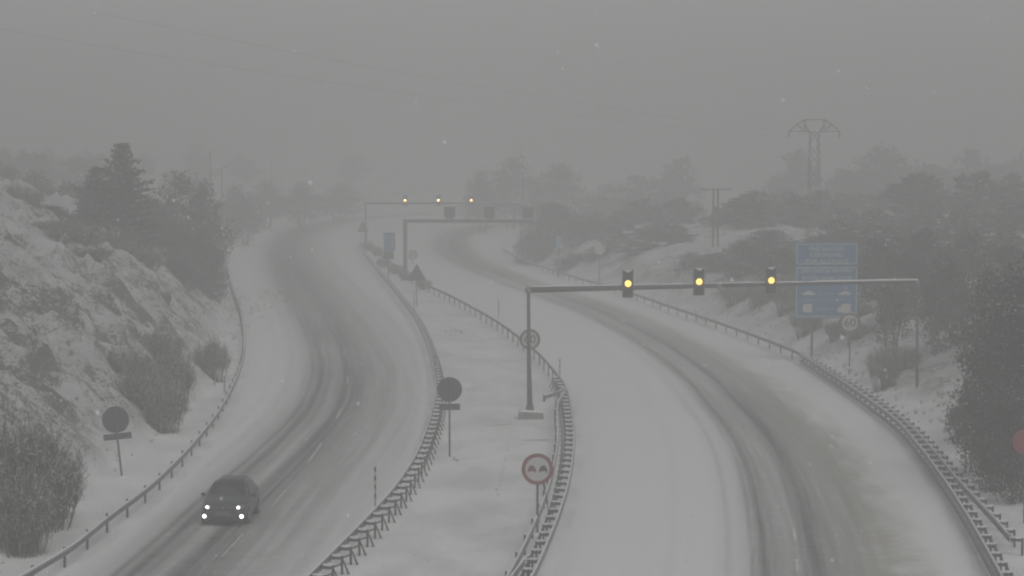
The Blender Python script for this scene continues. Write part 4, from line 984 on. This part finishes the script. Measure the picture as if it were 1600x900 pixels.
for i, (k, px, d, yt, w, lab) in enumerate([
    ('dense', 1030, 285, 348, 76, 'dark round tree above the left amber signal'),
    ('dense', 975, 295, 380, 110, 'dim tree left of the dark round tree above the signal'),
    ('dense', 920, 305, 340, 120, 'dim broad tree above the pale round sign'),
    ('dense', 865, 320, 312, 120, 'dim tall tree right of the message panels'),
    ('bushy', 800, 440, 246, 110, 'faint tall tree above the message panels'),
    ('bushy', 870, 440, 258, 130, 'faint tall tree topping the foggy wood'),
    ('bushy', 955, 440, 288, 130, 'faint tree on the right shoulder of the foggy wood'),
    ('bushy', 1045, 430, 302, 120, 'faint tree left of the twin leg pole with box'),
    ('bushy', 752, 420, 270, 80, 'faint tree at the left end of the foggy wood'),
    ('dense', 840, 312, 360, 90, 'dim low tree at the inside of the far right bend'),
    ('dense', 900, 290, 395, 90, 'dim low tree directly behind the pale round sign'),
    ('dense', 945, 284, 382, 90, 'dim low tree just right of the pale round sign'),
    ('dense', 1010, 272, 400, 90, 'dim low bush below the dark round tree'),
    ('bushy', 1325, 430, 275, 150, 'foggy tree behind the lattice pylon'),
    ('bushy', 1385, 440, 232, 170, 'foggy tree right of the lattice pylon'),
    ('bushy', 1225, 410, 290, 110, 'foggy tree left of the lattice pylon'),
    ('bushy', 1470, 440, 262, 170, 'foggy tree above the dark crest trees'),
    ('bushy', 1565, 430, 280, 170, 'foggy tree above the right frame edge trees'),
    ('bushy', 1420, 330, 300, 170, 'nearer foggy tree between the crest and the wood'),
    ('bushy', 1530, 320, 320, 170, 'nearer foggy tree by the right frame edge'),
    ('bushy', 1330, 330, 310, 150, 'nearer foggy tree just right of the pylon shaft')]):
    T(k, px, d, yt, w, lab, GF, 1.5)

# far wood read as one mass
def far_wood(name, spots, label, seed):
    mb = MB(); src = {}
    for i, (x, y, h, w) in enumerate(spots):
        k = i % 3
        if k not in src: src[k] = make_bushy(6, 5, seed+k, trunks=1, size=0.42, dens=1.1, snow=0.35, per=10)
        z0 = hz(x, y)-0.8; rz = i*1.7; c_, s_ = math.cos(rz), math.sin(rz)
        for part in src[k]:
            n0 = len(mb.v)
            mb.v += [((a_*c_-b_*s_)*w/5+x, (a_*s_+b_*c_)*w/5+y, c2*h/6+z0) for a_, b_, c2 in part.v]
            mb.f += [tuple(n0+q for q in f_) for f_ in part.f]; mb.m += part.m
    o = mb.build(name, [LEAF, SNOW], recalc=False); return tag(o, label, 'wood', kind='stuff')
r2 = random.Random(5)
sp = []
for _ in range(80):
    d = r2.uniform(470, 640); x = r2.uniform(0.0, 0.24)*d
    if sdist(np.array([x]), np.array([d]), FR)[0] < -3: sp.append((x, d, r2.uniform(7, 13), r2.uniform(7, 12)))
for _ in range(120):
    d = r2.uniform(245, 460); x = r2.uniform(0.115, 0.235)*d
    if x/d < 0.150 and d < 380: continue
    sp.append((x, d, r2.uniform(2.5, 6.5), r2.uniform(4, 9)))
for _ in range(120):
    d = r2.uniform(268, 460); x = r2.uniform(0.03, 0.16)*d
    if sdist(np.array([x]), np.array([d]), FR)[0] < -5 and not (0.07 < x/d < 0.085 and d < 330): sp.append((x, d, r2.uniform(1.6, 4.5), r2.uniform(5, 9)))
far_wood('distant_wood', sp, 'dim wood dissolving into fog on the right hillside', 700)
sp2 = []
for _ in range(75):
    d = r2.uniform(196, 262); x = r2.uniform(0.128, 0.235)*d
    sp2.append((x, d, r2.uniform(1.8, 3.6), r2.uniform(3.5, 6.5)))
far_wood('hillside_scrub', sp2, 'snow dusted scrub covering the crest behind the blue board', 900)
sp = []
for _ in range(60):
    d = r2.uniform(430, 640); x = r2.uniform(-0.24, 0.0)*d
    if sdist(np.array([x]), np.array([d]), FL)[0] > 9: sp.append((x, d, r2.uniform(5, 10), r2.uniform(5, 10)))
far_wood('distant_wood', sp, 'dim scattered wood dissolving into fog beyond the left bank', 800)

# dry grass and scrub poking through the snow
def tufts():
    mb = MB(); r3 = random.Random(3)
    def tuft(x, y, z, h, n):
        for _ in range(n):
            a_ = r3.uniform(0, 6.28); l = r3.uniform(0.4, 1)*h; dx, dy = math.cos(a_)*l*0.6, math.sin(a_)*l*0.6; bx_, by_ = x+r3.uniform(-.1,.1)*3*h, y+r3.uniform(-.1,.1)*3*h
            mb.add([(bx_-0.012,by_,z-0.03),(bx_+0.012,by_,z-0.03),(bx_+dx,by_+dy,z+l)], [(0,1,2)])
    for _ in range(2600):                                    # banks
        y = r3.uniform(85, 260); 
        if r3.random() < 0.6: x = float(np.interp(y, FL[:60,1], FL[:60,0])) - r3.uniform(-0.5, 16)
        else: x = float(np.interp(y, FR[:,1], FR[:,0])) + r3.uniform(-0.2, 9)
        pts_.append((x, y, r3.uniform(0.1, 0.4), 7))
    for (x0, y0), (x1, y1) in (((801,668),(775,778)), ((800,664),(760,668)), ((812,690),(858,690)), ((703,716),(716,723))):
        for k in range(26):
            t_ = (k+r3.random())/26; x, y = at(x0+(x1-x0)*t_, y0+(y1-y0)*t_); pts_.append((x+r3.uniform(-.06,.06), y+r3.uniform(-.2,.2), r3.uniform(0.03,0.10), 5))
    for px, py in ((705,519),(712,518),(720,521),(696,519)): pts_.append((*at(px, py), 0.22, 16))
    for _ in range(120):
        d = r3.uniform(85, 200); t_ = r3.random(); xl = float(np.interp(d, MLc[:,1], MLc[:,0]))+1.2; xr = float(np.interp(d, MRc[::-1,1], MRc[::-1,0]))-1.2
        pts_.append((xl+(xr-xl)*t_, d, r3.uniform(0.03, 0.08), 3))
    X = np.array([p[0] for p in pts_]); Y = np.array([p[1] for p in pts_]); Z = terrain(X, Y)[0]
    for (x, y, h, n), z in zip(pts_, Z): tuft(x, y, z, h, n)
    return mb
pts_ = []
o = tufts().build('dry_grass', mat('dry grass', (0.13,0.11,0.08), 0.9, noise=0.4, nscale=1), recalc=False); tag(o, 'dry grass tufts poking through the snow', 'grass', kind='stuff')
# falling snow
mb = MB(); r4 = random.Random(21)
for _ in range(230):
    d = r4.uniform(9, 60); x = r4.uniform(-0.2, 0.2)*d; z = H+(HOR-r4.uniform(0, 900))*d/FPX
    if z < 0.3: continue
    r_ = r4.uniform(0.003, 0.007)*(1+d/40); mb.ball((x, d, z), r_, r_, r_*1.25, 6, 4)
o = mb.build('falling_snow', SNOW, smooth=True); tag(o, 'loose snowflakes drifting through the foggy air', 'snowflakes', kind='stuff')

# ------------------------------------------------------------------ fog
mb = MB(); mb.box(-960, 960, -130, 1540, -1.5, 46)
hz_ = mb.build('haze', None if False else mat('_x', (1,1,1))); hz_.data.materials.clear()
m = bpy.data.materials.new('fog'); m.use_nodes = True; t = m.node_tree; t.nodes.clear()
pv = t.nodes.new('ShaderNodeVolumePrincipled'); pv.inputs['Color'].default_value = (0.835, 0.845, 0.828, 1); pv.inputs['Density'].default_value = HAZE_DENSITY
pv.inputs['Anisotropy'].default_value = 0.0
mo = t.nodes.new('ShaderNodeOutputMaterial'); t.links.new(pv.outputs[0], mo.inputs['Volume'])
hz_.data.materials.append(m); tag(hz_, 'grey winter fog filling the valley', 'fog', kind='stuff')
for img in list(bpy.data.materials):
    if img.name == '_x': bpy.data.materials.remove(img)
